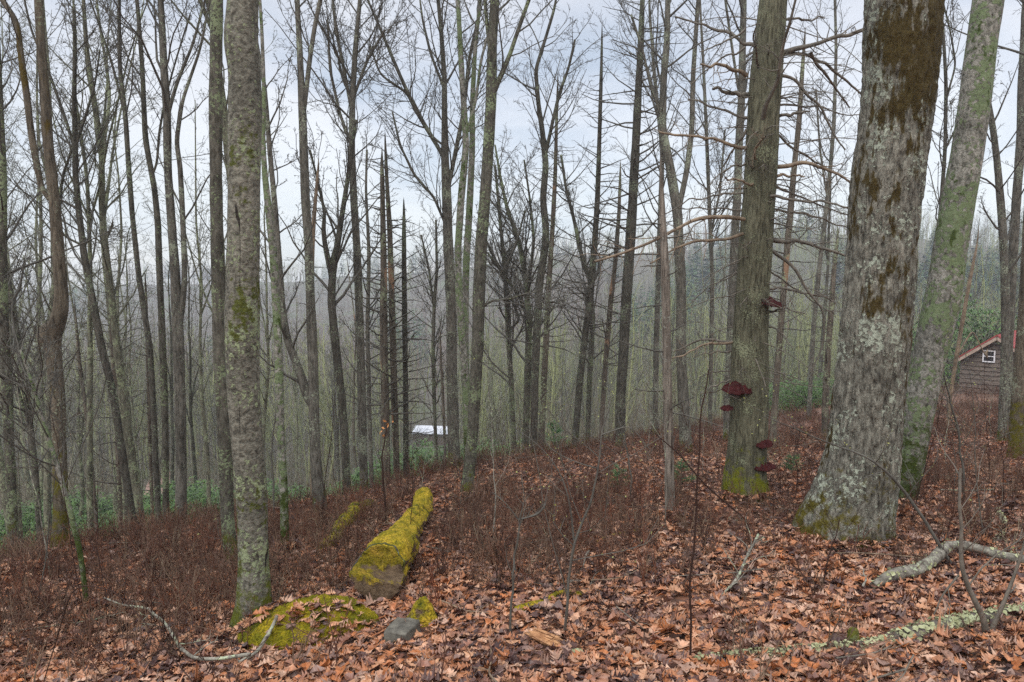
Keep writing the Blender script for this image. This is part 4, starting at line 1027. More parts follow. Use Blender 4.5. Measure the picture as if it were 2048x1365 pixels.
libA = lib_of('dec', 5, 13, 11); libC = lib_of('con', 2, 14, 130)
far_mb = {'A': MB(), 'B': MB(), 'C': MB(), 'D': MB()}
def far_band(n, y0, y1, pw=1.6):
    y = (y0 ** pw + (y1 ** pw - y0 ** pw) * rng.random(n)) ** (1 / pw); u = rng.uniform(-.9, .9, n)
    return u * y, y
for (n, y0, y1) in ((1300, 62, 120), (1900, 120, 240), (2300, 240, 520)):
    x, y = far_band(n, y0, y1)
    pn = fbm(x * .018 + 4, y * .018, 3.0, 2); u = x / y
    con = (fbm(x * .03, y * .03, 9.0, 2) > np.where(y < 120, 9, .72 - .10 * (u > .25)))
    kind = np.where(con, 'D', np.where(pn > .63, 'C', np.where(pn < np.where(u < 0, .55, .49), 'B', 'A')))
    if y0 == 62:
        ok = ~((np.abs(x + .118 * y) < 3.2) & (y < 130)); x, y, kind = x[ok], y[ok], kind[ok]
    for kk in 'ABCD':
        m_ = kind == kk
        scatter(far_mb[kk], libC if kk == 'D' else libA, x[m_], y[m_], rng.uniform(.75, 1.2, m_.sum()), rng.random(m_.sum()))
for kk, lb in (('A', 'grey'), ('B', 'brown'), ('C', 'budding'), ('D', 'evergreen')):
    obj('far_woods', far_mb[kk], M['far' + kk], kind='stuff')

# ------------------------------------------------------------------ brush on the forest floor
def shrub_lib(nlib, h, stems, tw, sides=3, npt=4):
    out = []
    for _ in range(nlib):
        mb = MB(); P0 = np.zeros((1, 2, 3)); P0[0, :, 0] = [-.04, .04]; P0[0, 1, 2] = .01
        base = rng.normal(0, .05, (stems, 3)); base[:, 2] = -.02
        d = rng.normal(0, .38, (stems, 3)); d[:, 2] = 1; d /= np.linalg.norm(d, axis=1, keepdims=True)
        pts = [base]; q = base; ln = h * rng.uniform(.6, 1.2, stems)[:, None]
        for s in range(npt - 1):
            d = d + rng.normal(0, .22, d.shape); d /= np.linalg.norm(d, axis=1, keepdims=True); q = q + d * ln / (npt - 1); pts.append(q)
        P = np.stack(pts, 1); R = np.linspace(.0036, .0016, npt)[None] * np.ones((stems, 1)) * rng.uniform(.8, 1.3, (stems, 1))
        add_tubes(mb, P, R, sides)
        C, Rc, l_ = children(P, R, tw, h * .35, (30, 70), .25, 3, .25, .04, .7, .0014, .8); add_tubes(mb, C, Rc, 3)
        v, q_, t_, _a = mb.arrays(); out.append((v, q_, None))
    return out


def scatter_fast(mb, lib, x, y, s, av, wide=1.0):
    z = H(x, y)
    per = [np.where(np.arange(len(x)) % len(lib) == k)[0] for k in range(len(lib))]
    for k, ids in enumerate(per):
        v, q, t_ = lib[k]
        a_ = rng.uniform(0, 6.28, len(ids)); c_, s_ = np.cos(a_)[:, None], np.sin(a_)[:, None]; sc = s[ids][:, None]
        V = np.stack([(v[None, :, 0] * c_ - v[None, :, 1] * s_) * sc * wide + x[ids][:, None], (v[None, :, 0] * s_ + v[None, :, 1] * c_) * sc * wide + y[ids][:, None], v[None, :, 2] * sc + z[ids][:, None]], -1)
        off = (np.arange(len(ids)) * len(v))[:, None, None]
        mb.add(V.reshape(-1, 3), None if q is None else (q[None] + off).reshape(-1, 4), None if t_ is None else (t_[None] + off).reshape(-1, 3), np.repeat(av[ids], len(v)))


def brush_density(x, y):
    u = x / y
    d = sstep(4.2, 6.2, y + np.clip(-x, 0, 2) * .4) * (1 - .60 * sstep(.08, .30, u) * (1 - sstep(9.5, 15, y)))
    d = d * (.62 + .6 * fbm(x * .8, y * .8, 4.0, 2)) + .05
    return np.clip(d * 1.15, 0, 1)


le = G(745, 1212); lf = G(850, 1008)
mb = MB()
for (n, y0, y1, lib, wd) in ((4600, 3.0, 9.5, shrub_lib(9, .33, 5, 5), 1.0), (7000, 9.5, 22, shrub_lib(7, .36, 5, 4), 1.2), (3800, 22, 60, shrub_lib(5, .55, 6, 3), 1.8)):
    p = wedge(n, y0, y1, -.95, .95, 1.7)
    keep = rng.random(n) < brush_density(p[:, 0], p[:, 1]); p = p[keep]
    f_ = np.clip((p[:, 1] - le[1]) / (lf[1] - le[1]), -.25, 1); lx = le[0] + (lf[0] - le[0]) * f_
    k_ = ~((np.abs(p[:, 0] - lx) < .30) & (p[:, 1] > le[1] - .8) & (p[:, 1] < lf[1] + .2)); p = p[k_]
    if y0 > 20:
        k_ = p[:, 0] / p[:, 1] > -.2; p = p[k_]
    scatter_fast(mb, lib, p[:, 0], p[:, 1], rng.uniform(.6, 1.25, len(p)) * (1 if y0 < 10 else 1.1), rng.random(len(p)).astype(np.float32), wd)
obj('brush', mb, M['brush'], kind='stuff')

m, t = new_mat('slope thicket'); M['thicket'] = m
a = t.n('ShaderNodeAttribute', attribute_name='rnd').outputs['Fac']
finish(t, t.ramp(a, [(0, (.09, .085, .06)), (.3, (.20, .19, .14)), (.5, (.15, .12, .095)), (.7, (.22, .22, .145)), (.85, (.20, .16, .13)), (1, (.28, .28, .19))]), .8, spec=.1)


def thicket_lib(nlib):
    out = []
    for _ in range(nlib):
        mb = MB(); st = 5; n = 6
        base = rng.normal(0, .35, (st, 3)); base[:, 2] = -.1; d = rng.normal(0, .13, (st, 3)); d[:, 2] = 1; ln = rng.uniform(2.0, 5.5, st)[:, None]; pts = [base]; q = base
        for k in range(n - 1):
            d = d + rng.normal(0, .10, d.shape); d[:, 2] = 1; q = q + d * ln / (n - 1); pts.append(q)
        P = np.stack(pts, 1); R = np.linspace(.020, .006, n)[None] * rng.uniform(.6, 1.3, (st, 1)); add_tubes(mb, P, R, 4)
        C, Rc, l_ = children(P, R, 9, .9, (35, 75), .2, 4, .2, .08, .5, .005, .6); add_tubes(mb, C, Rc, 3)
        C2, Rd, l2 = children(C, Rc, 4, l_ * .45, (35, 65), .2, 3, .2, .05, .7, .004, .7); add_tubes(mb, C2, Rd, 3)
        v, q_, t_, _a = mb.arrays(); out.append((v, q_, None))
    return out


mb = MB(); p = wedge(1900, 15, 110, -.92, .92, 1.6)
yb_ = np.clip(13.2 + p[:, 0] + .38 * np.minimum(p[:, 0] + 1, 0), 5.4, 30); uu = p[:, 0] / p[:, 1]
ok = (p[:, 1] > yb_ + 5) & ~((np.abs(uu + .122) < .045) & (p[:, 1] < 92)) & ~((uu > .55) & (p[:, 1] < 38)) & ~((np.abs(uu + .54) < .03) & (p[:, 1] < 70))
p = p[ok]
scatter_fast(mb, thicket_lib(8), p[:, 0], p[:, 1], rng.uniform(.5, 1.1, len(p)), rng.random(len(p)).astype(np.float32))
obj('thicket', mb, M['thicket'], kind='stuff')

# ------------------------------------------------------------------ evergreen shrubs
def leafy_bush(rx, rz, n, leaf=.11, whorl=6):
    """whorls of drooping long leaves over a lumpy dome, on bare stems"""
    th = rng.uniform(0, 6.28, n); ph = np.arccos(rng.uniform(-.1, 1, n)); rr = rng.uniform(.35, 1.0, n) ** .5
    lump = 1 + .35 * (vnoise(np.cos(th) * 2 + 5, np.sin(th) * 2, ph * 1.5) - .5)
    c = np.stack([np.cos(th) * np.sin(ph) * rx * rr * lump, np.sin(th) * np.sin(ph) * rx * rr * lump, .15 + np.cos(ph) * rz * rr * lump], 1)
    c[:, 2] = np.maximum(c[:, 2], .05)
    a = rng.uniform(0, 6.28, (n, whorl)); dr = rng.uniform(-.55, .45, (n, whorl)); l = leaf * rng.uniform(.7, 1.2, (n, whorl))
    d = np.stack([np.cos(a) * np.cos(dr), np.sin(a) * np.cos(dr), np.sin(dr)], -1); sd = np.stack([-np.sin(a), np.cos(a), 0 * a], -1)
    C = c[:, None]; up = np.array([0, 0, 1.0])
    V = np.stack([C + 0 * d, C + d * (l * .5)[..., None] + sd * (l * .17)[..., None] + up * .01, C + d * l[..., None] - up * (l * .25)[..., None], C + d * (l * .5)[..., None] - sd * (l * .17)[..., None] + up * .01], 2).reshape(-1, 3)
    lm = MB(); k = n * whorl
    lm.add(V, np.arange(4 * k).reshape(-1, 4), None, np.repeat(rng.random(k).astype(np.float32), 4))
    sm = MB(); m_ = min(n, 34); base = rng.normal(0, rx * .12, (m_, 3)); base[:, 2] = -.1
    tip = c[:m_]; mid_ = base * .5 + tip * .5 + rng.normal(0, rx * .08, (m_, 3))
    add_tubes(sm, np.stack([base, mid_, tip], 1), np.linspace(.018, .006, 3)[None] * np.ones((m_, 1)), 4)
    return lm, sm


bprotos = []
for k in range(4):
    lm, sm = leafy_bush(1.25, 1.35, 1250, .095)
    bprotos.append((lm.mesh('foliage', M['rhodo'], smooth=False), sm.mesh('stems', M['branch'])))
BUSH = [(800, 925, 19, 1.0), (845, 905, 20, 1.15), (765, 955, 18, .8), (870, 920, 18.5, .8), (720, 945, 22, .9), (655, 950, 24, 1.0), (600, 965, 22, .9), (975, 885, 24, .8), (1010, 875, 26, .9), (930, 890, 23, .8), (400, 960, 17, 1.0), (415, 905, 22, 1.2), (385, 1000, 15, .8),
        (288, 1040, 15, .8), (275, 985, 19, .9), (170, 1010, 18, .8), (1605, 790, 26, 1.0), (1575, 785, 28, .8), (100, 980, 20, .9), (560, 985, 19, .8), (1130, 860, 30, 1.0), (505, 1000, 18, .8), (1930, 640, 40, 2.4), (1640, 780, 27, .7)]
BL = ['dark green rhododendron bush in front of the pale valley roof, its left half', 'tallest dark green rhododendron right under the pale valley roof', 'low rhododendron left of the bushes under the pale roof', 'small rhododendron touching the grey-brown trunk right of the pale roof', 'rhododendron behind the straight grey trunk left of the snag pair',
      'rhododendron behind the dark Y-shaped tree', 'rhododendron behind the elbowed tree', 'rhododendron just right of the central tree cluster', 'farther rhododendron right of the central tree cluster', 'rhododendron between stems of the central tree cluster', 'rhododendron left of the straight pale grey trunk, middle of three', 'tall rhododendron left of the straight pale grey trunk, rear of three', 'low rhododendron left of the straight pale grey trunk, front of three',
      'low rhododendron at the foot of the three close stems', 'rhododendron beside the dirt track behind the three close stems', 'rhododendron just right of the mossy-kneed tree', 'green rhododendron seen between dead pine and oak', 'left rhododendron of those between dead pine and oak', 'rhododendron just left of the mossy-kneed tree', 'rhododendron right of the whitish lichened trunk', 'rhododendron behind the small green pine', 'rhododendron hidden behind the straight pale grey trunk', 'tall evergreen mass behind the cabin roof', 'small rhododendron near the peeled stub by the oak']
for (px, py, D, s, lb) in ((330, 1010, 17, .9, 'rhododendron between the lichen-green middle stem and the twin-stemmed tree'), (205, 1060, 13, .7, 'low rhododendron at the foot of the slim forking tree'), (50, 1040, 14, .9, 'rhododendron between the far left trunk and mossy-kneed tree'),
                           (1040, 860, 30, 1.2, 'rear rhododendron behind the wriggling tree'),
                           (250, 1000, 22, 1.1, 'rear rhododendron by the hook-topped snag'), (140, 960, 24, 1.2, 'rear rhododendron by the orange-streaked pole'), (470, 945, 22, 1.1, 'rear rhododendron behind the pale lichened trunk')):
    BUSH.append((px, py, D, s)); BL.append(lb)
for (px, py, D, s), lb in zip(BUSH, BL):
    D = D if D < 39 else 42
    p = PX(px, py, D); z_ = float(H(p[0], p[1]))
    me = bprotos[int(rng.integers(4))]
    top = p[2] - z_
    s2 = float(np.clip((PX(px, py - 26, D)[2] - z_) / 1.45, .5, 1.45)) if D < 39 else s * 1.5
    o = thing('rhododendron', (p[0], p[1], z_), lb, 'shrub', 'rhododendrons among the trees', rng.uniform(0, 6.28), s2)
    obj('foliage', me[0], None, o); obj('stems', me[1], None, o)


def little_pine(px, py, D, h, lb, n=26):
    p = PX(px, py, D); z_ = float(H(p[0], p[1])); o = thing('pine_seedling', (p[0], p[1], z_), lb, 'young pine', 'young green pines', rng.uniform(0, 6.28))
    tm = MB(); add_tubes(tm, np.array([[[0, 0, -.05], [.01, 0, h * .5], [0, .01, h]]]), np.array([[.012, .008, .003]]) * max(1, h), 5); obj('stem', tm, M['branch'], o)
    zz = rng.uniform(.12, 1, n) * h; a = rng.uniform(0, 6.28, n); ln = (1.15 - zz / h) * h * .42 + .04
    A = np.stack([0 * zz, 0 * zz, zz], 1); B = A + np.stack([np.cos(a) * ln, np.sin(a) * ln, ln * .35], 1)
    P = np.stack([A, (A + B) / 2 + [0, 0, .01], B], 1); tm = MB()
    k = 34; t_ = rng.uniform(.3, 1.05, (n, k, 1)); C = A[:, None] * (1 - t_) + B[:, None] * t_
    d = rng.normal(size=(n, k, 3)); d += (B - A)[:, None] / ln[:, None, None] * 1.2; d /= np.linalg.norm(d, axis=2, keepdims=True); nl = .035 + .05 * h
    s_ = np.cross(d, [0, 0, 1.0]); s_ /= np.linalg.norm(s_, axis=2, keepdims=True) + 1e-6; w_ = .0016 + .0022 * h
    V = np.stack([C - s_ * w_, C + s_ * w_, C + d * nl], 2).reshape(-1, 3)
    tm.add(V, None, np.arange(n * k * 3).reshape(-1, 3), np.repeat(rng.random(n).astype(np.float32), k * 3))
    v, q = tube_arrays(P, np.array([[.004, .003, .002]]) * np.ones((n, 1)), 3); tm.add(v, q); obj('foliage', tm, M['needle'], o)


little_pine(1108, 872, 17, 1.0, 'young green pine at the edge of the brush, largest of the little pines', 60)
little_pine(1236, 985, 9.3, .32, 'tiny green pine seedling in leaves left of the shaggy dead stem')
little_pine(1362, 985, 9.2, .35, 'tiny green pine seedling just right of the shaggy dead stem')
little_pine(1585, 938, 9.6, .3, 'tiny green pine seedling between the dead pine and the oak')

# ------------------------------------------------------------------ cabin
CD = 30.0
def box(mb, c, s, rot=None):
    c = np.array(c, float); s = np.array(s, float) / 2
    v = np.array([[x, y, z] for x in (-1, 1) for y in (-1, 1) for z in (-1, 1)], float) * s
    if rot is not None: v = v @ rot.T
    mb.add(v + c, [[0, 1, 3, 2], [4, 6, 7, 5], [0, 4, 5, 1], [2, 3, 7, 6], [0, 2, 6, 4], [1, 5, 7, 3]])


k_ = CD / F
cb = PX(1990, 795, CD); cz = float(H(cb[0], cb[1])) - .1
ridge = PX(1990, 672, CD)[2]; eave = PX(1920, 728, CD)[2]; hw = 68 * k_; wl = 63 * k_
cabin = thing('cabin', (cb[0], CD, cz), 'small weathered plank cabin with red metal roof and one white window', 'cabin', rz=math.radians(-46))
def W2(x, z): return (x, z - cz)
wm = MB(); dep = 4.0
eh = eave - cz; rh = ridge - cz - .10
slope = (rh - eh) / hw
nb = int(rh / .20)
for b_ in range(nb + 1):                        # lapped boards, each tipped out at its lower edge
    z0 = b_ * .20 - .3; z1 = z0 + .22
    def half(z): return wl if z < eh else max(0.0, min(wl, (rh - z) / slope))
    h0, h1 = half(z0), half(z1)
    if h0 < .03: break
    j0 = rng.uniform(-.008, .008)
    V = [(-h0, -.055 + j0, z0), (h0, -.055 + j0, z0 + rng.uniform(-.01, .01)), (h1, -.004 + j0, z1), (-h1, -.004 + j0, z1), (-h0, .03, z0), (h0, .03, z0), (h1, .03, z1), (-h1, .03, z1)]
    wm.add(V, [[0, 1, 2, 3], [1, 5, 6, 2], [5, 4, 7, 6], [4, 0, 3, 7], [0, 4, 5, 1], [3, 2, 6, 7]])
for sx in (-1, 1):
    for b_ in range(int((eh + .3) / .15)):
        box(wm, (sx * (wl - .02), dep / 2 + .03, b_ * .15 - .22), (.03, dep, .155))
obj('wall', wm, M['plank'], cabin, smooth=False)
rm_ = MB()
al = math.atan2(rh - eh, hw); Ls = (hw + .06) / math.cos(al)
for sx in (-1, 1):
    R_ = np.array([[math.cos(al), 0, -sx * -math.sin(al)], [0, 1, 0], [sx * -math.sin(al), 0, math.cos(al)]]).T if False else np.array([[math.cos(sx * al), 0, math.sin(sx * al)], [0, 1, 0], [-math.sin(sx * al), 0, math.cos(sx * al)]])
    cx, cz2 = sx * Ls * math.cos(al) / 2, rh + .13 - Ls * math.sin(al) / 2
    box(rm_, (cx, dep / 2 - .12, cz2), (Ls, dep + .5, .035), R_)
    for r_ in range(14):
        box(rm_, (cx, -.3 + r_ * .33, cz2 + .03), (Ls, .03, .03), R_)
ro = obj('roof', rm_, M['redmetal'], cabin, smooth=False)
fm_ = MB()
for sx in (-1, 1):
    R_ = np.array([[math.cos(sx * al), 0, math.sin(sx * al)], [0, 1, 0], [-math.sin(sx * al), 0, math.cos(sx * al)]])
    box(fm_, (sx * Ls * math.cos(al) / 2, -.335, rh + .03 - Ls * math.sin(al) / 2), (Ls - .02, .03, .15), R_)
obj('fascia', fm_, M['fascia'], ro, smooth=False)
wx = -14 * k_; wz = PX(1990, 714, CD)[2] - cz
wf = MB(); ww, wh = 19 * k_, 22 * k_
for (cx, cz_, sx, sz) in ((-ww / 2, 0, .05, wh + .05), (ww / 2, 0, .05, wh + .05), (0, wh / 2, ww - .05, .05), (0, -wh / 2, ww - .05, .05), (0, 0, ww - .05, .04)):
    box(wf, (wx + cx, -.07, wz + cz_), (sx, .05, sz))
wo = obj('window', wf, M['white'], cabin, smooth=False)
gm = MB(); box(gm, (wx, -.05, wz), (ww - .05, .02, wh - .04)); obj('pane', gm, M['glass'], wo, smooth=False)

# ------------------------------------------------------------------ pale roofed house in the valley, dirt track
hp_ = PX(858, 866, 92); gz = float(H(hp_[0], hp_[1]))
house = thing('house', (hp_[0], hp_[1], gz), 'house with long pale metal roof low in the valley behind the rhododendrons', 'house', rz=math.radians(-8))
hm = MB(); box(hm, (0, 3, (hp_[2] - gz - .3) / 2 - .3), (4.9, 4.6, hp_[2] - gz - .3 + .6)); obj('wall', hm, M['plank'], house, smooth=False)
hm = MB(); zr = hp_[2] - gz
for sgn in (-1, 1):
    a_ = math.radians(13) * -sgn; R_ = np.array([[1, 0, 0], [0, math.cos(a_), -math.sin(a_)], [0, math.sin(a_), math.cos(a_)]])
    box(hm, (0, 3 + sgn * 1.24, zr), (5.5, 2.6, .06), R_)
    for r_ in range(12): box(hm, (-2.6 + r_ * .47, 3 + sgn * 1.24, zr + .05), (.04, 2.6, .05), R_)
obj('roof', hm, M['roofw'], house, smooth=False)

mb = MB(); n = 60
ty = np.linspace(26, 74, n); tu = np.interp(ty, [26, 40, 55, 74], [-.545, -.54, -.535, -.52]); hwid = np.interp(ty, [26, 74], [.9, 1.3])
xs_ = tu * ty
Lx = np.stack([xs_ - hwid, xs_ + hwid], 1); V = np.stack([Lx, np.repeat(ty[:, None], 2, 1), H(Lx, np.repeat(ty[:, None], 2, 1)) + .1], -1).reshape(-1, 3)
i = np.arange(n - 1); mb.add(V, np.stack([i * 2, i * 2 + 1, i * 2 + 3, i * 2 + 2], 1))
obj('dirt_track', mb, M['dirt'], kind='structure')

# ------------------------------------------------------------------ fallen wood
def fallen(name, label, pts, mat, cat='fallen branch', sides=14, lift=.5, wob=.05, twigs=0, D=None, flakes=0, wsc=1.0, up=None, npt=None, group=None, tipr=None):
    flakes = int(flakes * .3)
    pl = []
    for k, p in enumerate(pts):
        q = G(p[0], p[1]) if D is None else PX(p[0], p[1], D + (p[3] if len(p) > 3 else 0))
        r = p[2] * wsc / F * q[1] / 2
        if D is None: q[2] = float(ground_top(q[0], q[1])) + r * lift + (0 if up is None else up[k])
        pl.append([*q, r])
    pl = np.array(pl); n = npt or max(24, int(np.linalg.norm(np.diff(pl[:, :3], axis=0), axis=1).sum() / .03)); q = resample(pl, n)
    s = np.linspace(0, n * .03, n); sd = pts[0][0]
    q[:, 2] += (fbm(s * 2, sd * .3, 0, 2) - .5) * wob; q[:, 0] += (fbm(s * 2, sd * .3 + 5, 0, 2) - .5) * wob
    q[:, 3] *= 1 + (fbm(s * 9, sd, 1, 2) - .5) * .35
    ang = np.arange(sides) * 2 * math.pi / sides
    mod = 1 + (fbm(np.cos(ang)[None] * 1.2 + sd, np.sin(ang)[None] * 1.2, s[:, None] * 5, 3) - .5) * .45
    org = tuple(q[0, :3]); mb = MB()
    v, qd = tube_arrays(q[None, :, :3], q[None, :, 3], sides, rmod=mod[None]); mb.add(v, qd)
    for e, o_ in ((0, 0), (n - 1, (n - 1) * sides)):
        mb.add(q[e:e + 1, :3]); c_ = mb.n - 1
        mb.t.append(np.stack([o_ + np.arange(sides), o_ + (np.arange(sides) + 1) % sides, np.full(sides, c_)], 1))
    if twigs:
        idx = np.linspace(2, n - 1, 10).astype(int)
        c1, r1, l1 = children(q[None, idx, :3], q[None, idx, 3], twigs, .35, (30, 70), .1, 5, .2, .02, .4, .003, .5); add_tubes(mb, c1, r1, 5)
        c2, r2, l2 = children(c1, r1, 3, l1 * .4, (30, 70), .2, 3, .2, .02, .6, .002, .6); add_tubes(mb, c2, r2, 3)
    o = obj(name, mb, M[mat], None, org, label=label, category=cat)
    if group: o['group'] = group
    if flakes:
        fm = MB(); k = flakes; ii = rng.integers(0, n, k); aa = rng.uniform(-.3, 3.4, k); c = q[ii, :3]; r = q[ii, 3]
        d = np.stack([0 * aa, -np.cos(aa), np.sin(aa)], 1); c = c + d * (r * rng.uniform(.95, 1.15, k))[:, None]
        c += rng.normal(0, .004, c.shape)
        nv = 7; a_ = rng.uniform(0, 6.28, (k, 1)) + np.arange(nv)[None] * 6.283 / nv; s_ = rng.uniform(.006, .02, (k, 1)) * rng.uniform(.5, 1.3, (k, nv))
        t1 = np.cross(d, [1, .3, .2]); t1 /= np.linalg.norm(t1, axis=1, keepdims=True); t2 = np.cross(d, t1)
        ring = c[:, None] + t1[:, None] * (np.cos(a_) * s_)[..., None] + t2[:, None] * (np.sin(a_) * s_)[..., None] + d[:, None] * rng.uniform(0, .012, (k, nv))[..., None]
        V = np.concatenate([c[:, None], ring], 1).reshape(-1, 3); base = (np.arange(k) * (nv + 1))[:, None]
        tt = np.stack([np.repeat(base, nv, 1), base + 1 + np.arange(nv)[None], base + 1 + (np.arange(nv)[None] + 1) % nv], -1).reshape(-1, 3)
        fm.add(V, None, tt); obj('lichen', fm, M['flake'], o, org, smooth=False); o.children[0].location = (0, 0, 0)
    return o


# big mossy log with a notched end facing the camera
le = G(745, 1212); lf = G(850, 1008)
r0 = 53 / F * le[1]; r1 = 24 / F * lf[1]
axis_a = np.array([le[0] + .02, le[1] + .06, float(H(le[0], le[1])) + r0 * .98]); axis_b = np.array([lf[0], lf[1], float(H(lf[0], lf[1])) + r1 * .8])
n, sides = 150, 90
tt = np.linspace(0, 1, n)
P = axis_a[None] * (1 - tt[:, None]) + axis_b[None] * tt[:, None]
P[:, 0] += (np.interp(tt, [0, .2, .45, .7, 1], [0, .07, .0, .07, 0])); P[:, 2] += .035 * np.sin(tt * 9) + (fbm(tt * 13, 2.0, 0, 2) - .5) * .09
R = np.interp(tt, [0, .1, .2, .35, .5, .75, 1], [r0, r0 * .97, r0 * .88, r0 * .80, r0 * .75, r0 * .66, r0 * .46])
ang = np.arange(sides) * 2 * math.pi / sides
mod = 1 + (fbm(np.cos(ang)[None] * 1.6, np.sin(ang)[None] * 1.6, tt[:, None] * 16, 3) - .5) * .52 + (fbm(np.cos(ang)[None] * 9, np.sin(ang)[None] * 9, tt[:, None] * 80, 3) - .5) * .16
v, q = tube_arrays(P[None], R[None], sides, rmod=mod[None])
v = v.reshape(n, sides, 3)
ax = axis_b - axis_a; ax /= np.linalg.norm(ax); up_ = np.array([0, 0, 1.0])
rel = (v[0] - P[0]) @ up_ / r0
lat = np.cross(ax, up_); latr = (v[0] - P[0]) @ lat / r0


def notch(rl, la_):                                           # upper half sawn further back than the lower
    e = rl + .25 * la_
    return .20 * sstep(-.16, -.02, e)


cut = notch(rel, latr)
fade = np.clip(1 - tt / .16, 0, 1)[:, None]
for k in range(n):
    v[k] += ax[None] * (cut * fade[k, 0])[:, None]
ring0 = v[0].copy()
cap = [ring0]; caps_q = []
m_ = 16
lev = [ring0]
cc = P[0]
for k in range(1, m_):
    f = 1 - k / (m_ - 1)
    rg = cc[None] + (ring0 - cc[None] - ax[None] * cut[:, None]) * f
    relk = (rg - cc) @ up_ / r0
    rg = rg + ax[None] * (notch(relk, (rg - cc) @ lat / r0) + (fbm(rg[:, 0] * 18, rg[:, 2] * 18, 1) - .5) * .035 * min(1, k / 2))[:, None]
    lev.append(rg)
lev = np.array(lev)
mbL = MB(); mbL.add(v.reshape(-1, 3), q)
mbC = MB(); i = np.arange(m_ - 1)[:, None]; j = np.arange(sides)[None]
qc = np.stack([i * sides + j, (i + 1) * sides + j, (i + 1) * sides + (j + 1) % sides, i * sides + (j + 1) % sides], -1).reshape(-1, 4)
mbC.add(lev.reshape(-1, 3), qc)
log = thing('fallen_log', tuple(axis_a), 'thick mossy fallen log with a notched sawn end facing the viewer', 'log')
obj('log_trunk', mbL, M['mosslog'], log, tuple(axis_a))
m, t = new_mat('sawn end with moss on its ledge'); M['logend'] = m
co = t.n('ShaderNodeTexCoord').outputs['Object']; zc_ = t.n('ShaderNodeSeparateXYZ', {0: co}).outputs[2]
n1 = t.noise(co, 9, 4, .6); n2 = t.noise(co, 70, 3, .6)
mk = t.step(t.math('ADD', t.math('MULTIPLY', zc_, 2.2), t.math('MULTIPLY', n1, .8)), .33, .43)
moss = t.ramp(t.noise(co, 8, 3, .6), [(.3, (.06, .06, .008)), (.5, (.19, .15, .012)), (.7, (.32, .21, .03))])
moss = t.mix(1.0, moss, t.ramp(n2, [(.3, .3), (.65, 1.3)]), 'MULTIPLY')
wd_ = t.ramp(t.noise(t.vmath('MULTIPLY', co, (1, 1, .5)), 16, 5, .65), [(.3, (.045, .03, .02)), (.7, (.20, .14, .085))])
finish(t, t.mix(mk, wd_, moss), .85, t.math('ADD', n2, n1), 1.0, .015, .15)
obj('sawn_end', mbC, M['logend'], log, tuple(axis_a))
rim = MB(); sel = [k for k in range(sides) if rel[k] > -.1]
k0 = [k for k in sel if (k - 1) % sides not in sel][0]; idx_ = [(k0 + k) % sides for k in range(len(sel))]
rp_ = v[1][idx_] * 1.0 + (v[1][idx_] - P[1]) * .015; rr_ = .008 * (1 + .9 * (vnoise(np.arange(len(idx_)) * .6, 3.3) - .5))
add_tubes(rim, rp_[None], rr_[None], 6); obj('bark_rim', rim, M['dark'], log, tuple(axis_a))

fallen('fallen_log', 'small yellow mossy log half lost in the brush behind the thick log', [(640, 1105, 26), (688, 1058, 30), (715, 1030, 28), (745, 1008, 18)], 'moss', 'log', 20, .6, .08)
fallen('fallen_branch', 'long dark fallen branch crusted with pale green lichen along the bottom right', [(1395, 1325, 10), (1480, 1318, 16), (1560, 1313, 20), (1650, 1305, 22), (1730, 1298, 26), (1800, 1285, 36), (1870, 1270, 40), (1930, 1255, 34), (1990, 1242, 26), (2060, 1225, 26), (2120, 1215, 20)], 'lichbr', sides=20, lift=.62, flakes=1900, wsc=.82)
fallen('fallen_branch', 'pale barkless-looking fallen limb bending among leaves below the oak', [(1745, 1180, 14), (1790, 1165, 22), (1840, 1155, 24), (1870, 1142, 24), (1895, 1122, 22), (1930, 1118, 22), (1990, 1130, 20), (2060, 1138, 18)], 'whbr', sides=18, lift=.9, flakes=220, up=[0, .02, .03, .05, .07, .06, .04, .02])
fallen('fallen_branch', 'short upright-curving lichened stick near the right edge above the pale limb', [(1980, 1092, 12), (2004, 1078, 12), (2006, 1050, 12), (1992, 1022, 8)], 'whbr', sides=12, flakes=250)
fallen('fallen_branch', 'thin pale grey branch snaking from left brush towards the mossy hump', [(212, 1238, 3), (250, 1248, 4), (300, 1252, 6), (330, 1278, 6), (358, 1318, 7), (385, 1338, 7), (440, 1338, 7), (500, 1332, 7)], 'whbr', sides=10, lift=1.0, twigs=8, up=[.16, .14, .12, .10, .07, .05, .04, .05])
fallen('fallen_branch', 'curved grey branch end resting against the mossy hump', [(480, 1338, 6), (515, 1326, 7), (540, 1304, 8), (556, 1290, 7)], 'whbr', sides=10, lift=1.0, up=[.03, .05, .07, .06])
fallen('fallen_branch', 'dark mossy rotten branch lying in leaves at bottom centre', [(1028, 1228, 16), (1060, 1222, 22), (1090, 1210, 20), (1120, 1192, 14), (1180, 1192, 10), (1250, 1197, 7)], 'mosslog', sides=16, lift=.5)
fallen('fallen_branch', 'mossy stick lying among brush left of the shaggy dead stem', [(1185, 1092, 9), (1215, 1082, 14), (1245, 1072, 15), (1290, 1060, 8)], 'mosslog', sides=12, lift=.6)
fallen('fallen_branch', 'thin lichened pole on the leaves behind the dead pine', [(1530, 925, 4), (1580, 921, 6), (1640, 922, 4)], 'whbr', sides=8)
fallen('fallen_branch', 'dark broken stick across the leaves right of the thick log', [(1040, 1170, 5), (1100, 1178, 6), (1160, 1168, 7), (1215, 1178, 4)], 'branch', sides=8, lift=.8, twigs=5)
fallen('fallen_branch', 'grey twiggy dead stick among leaves left of the oak foot', [(1440, 1200, 4), (1475, 1180, 6), (1492, 1160, 5), (1512, 1120, 5)], 'whbr', sides=8, lift=1.0, twigs=8, up=[0, .05, .12, .2])
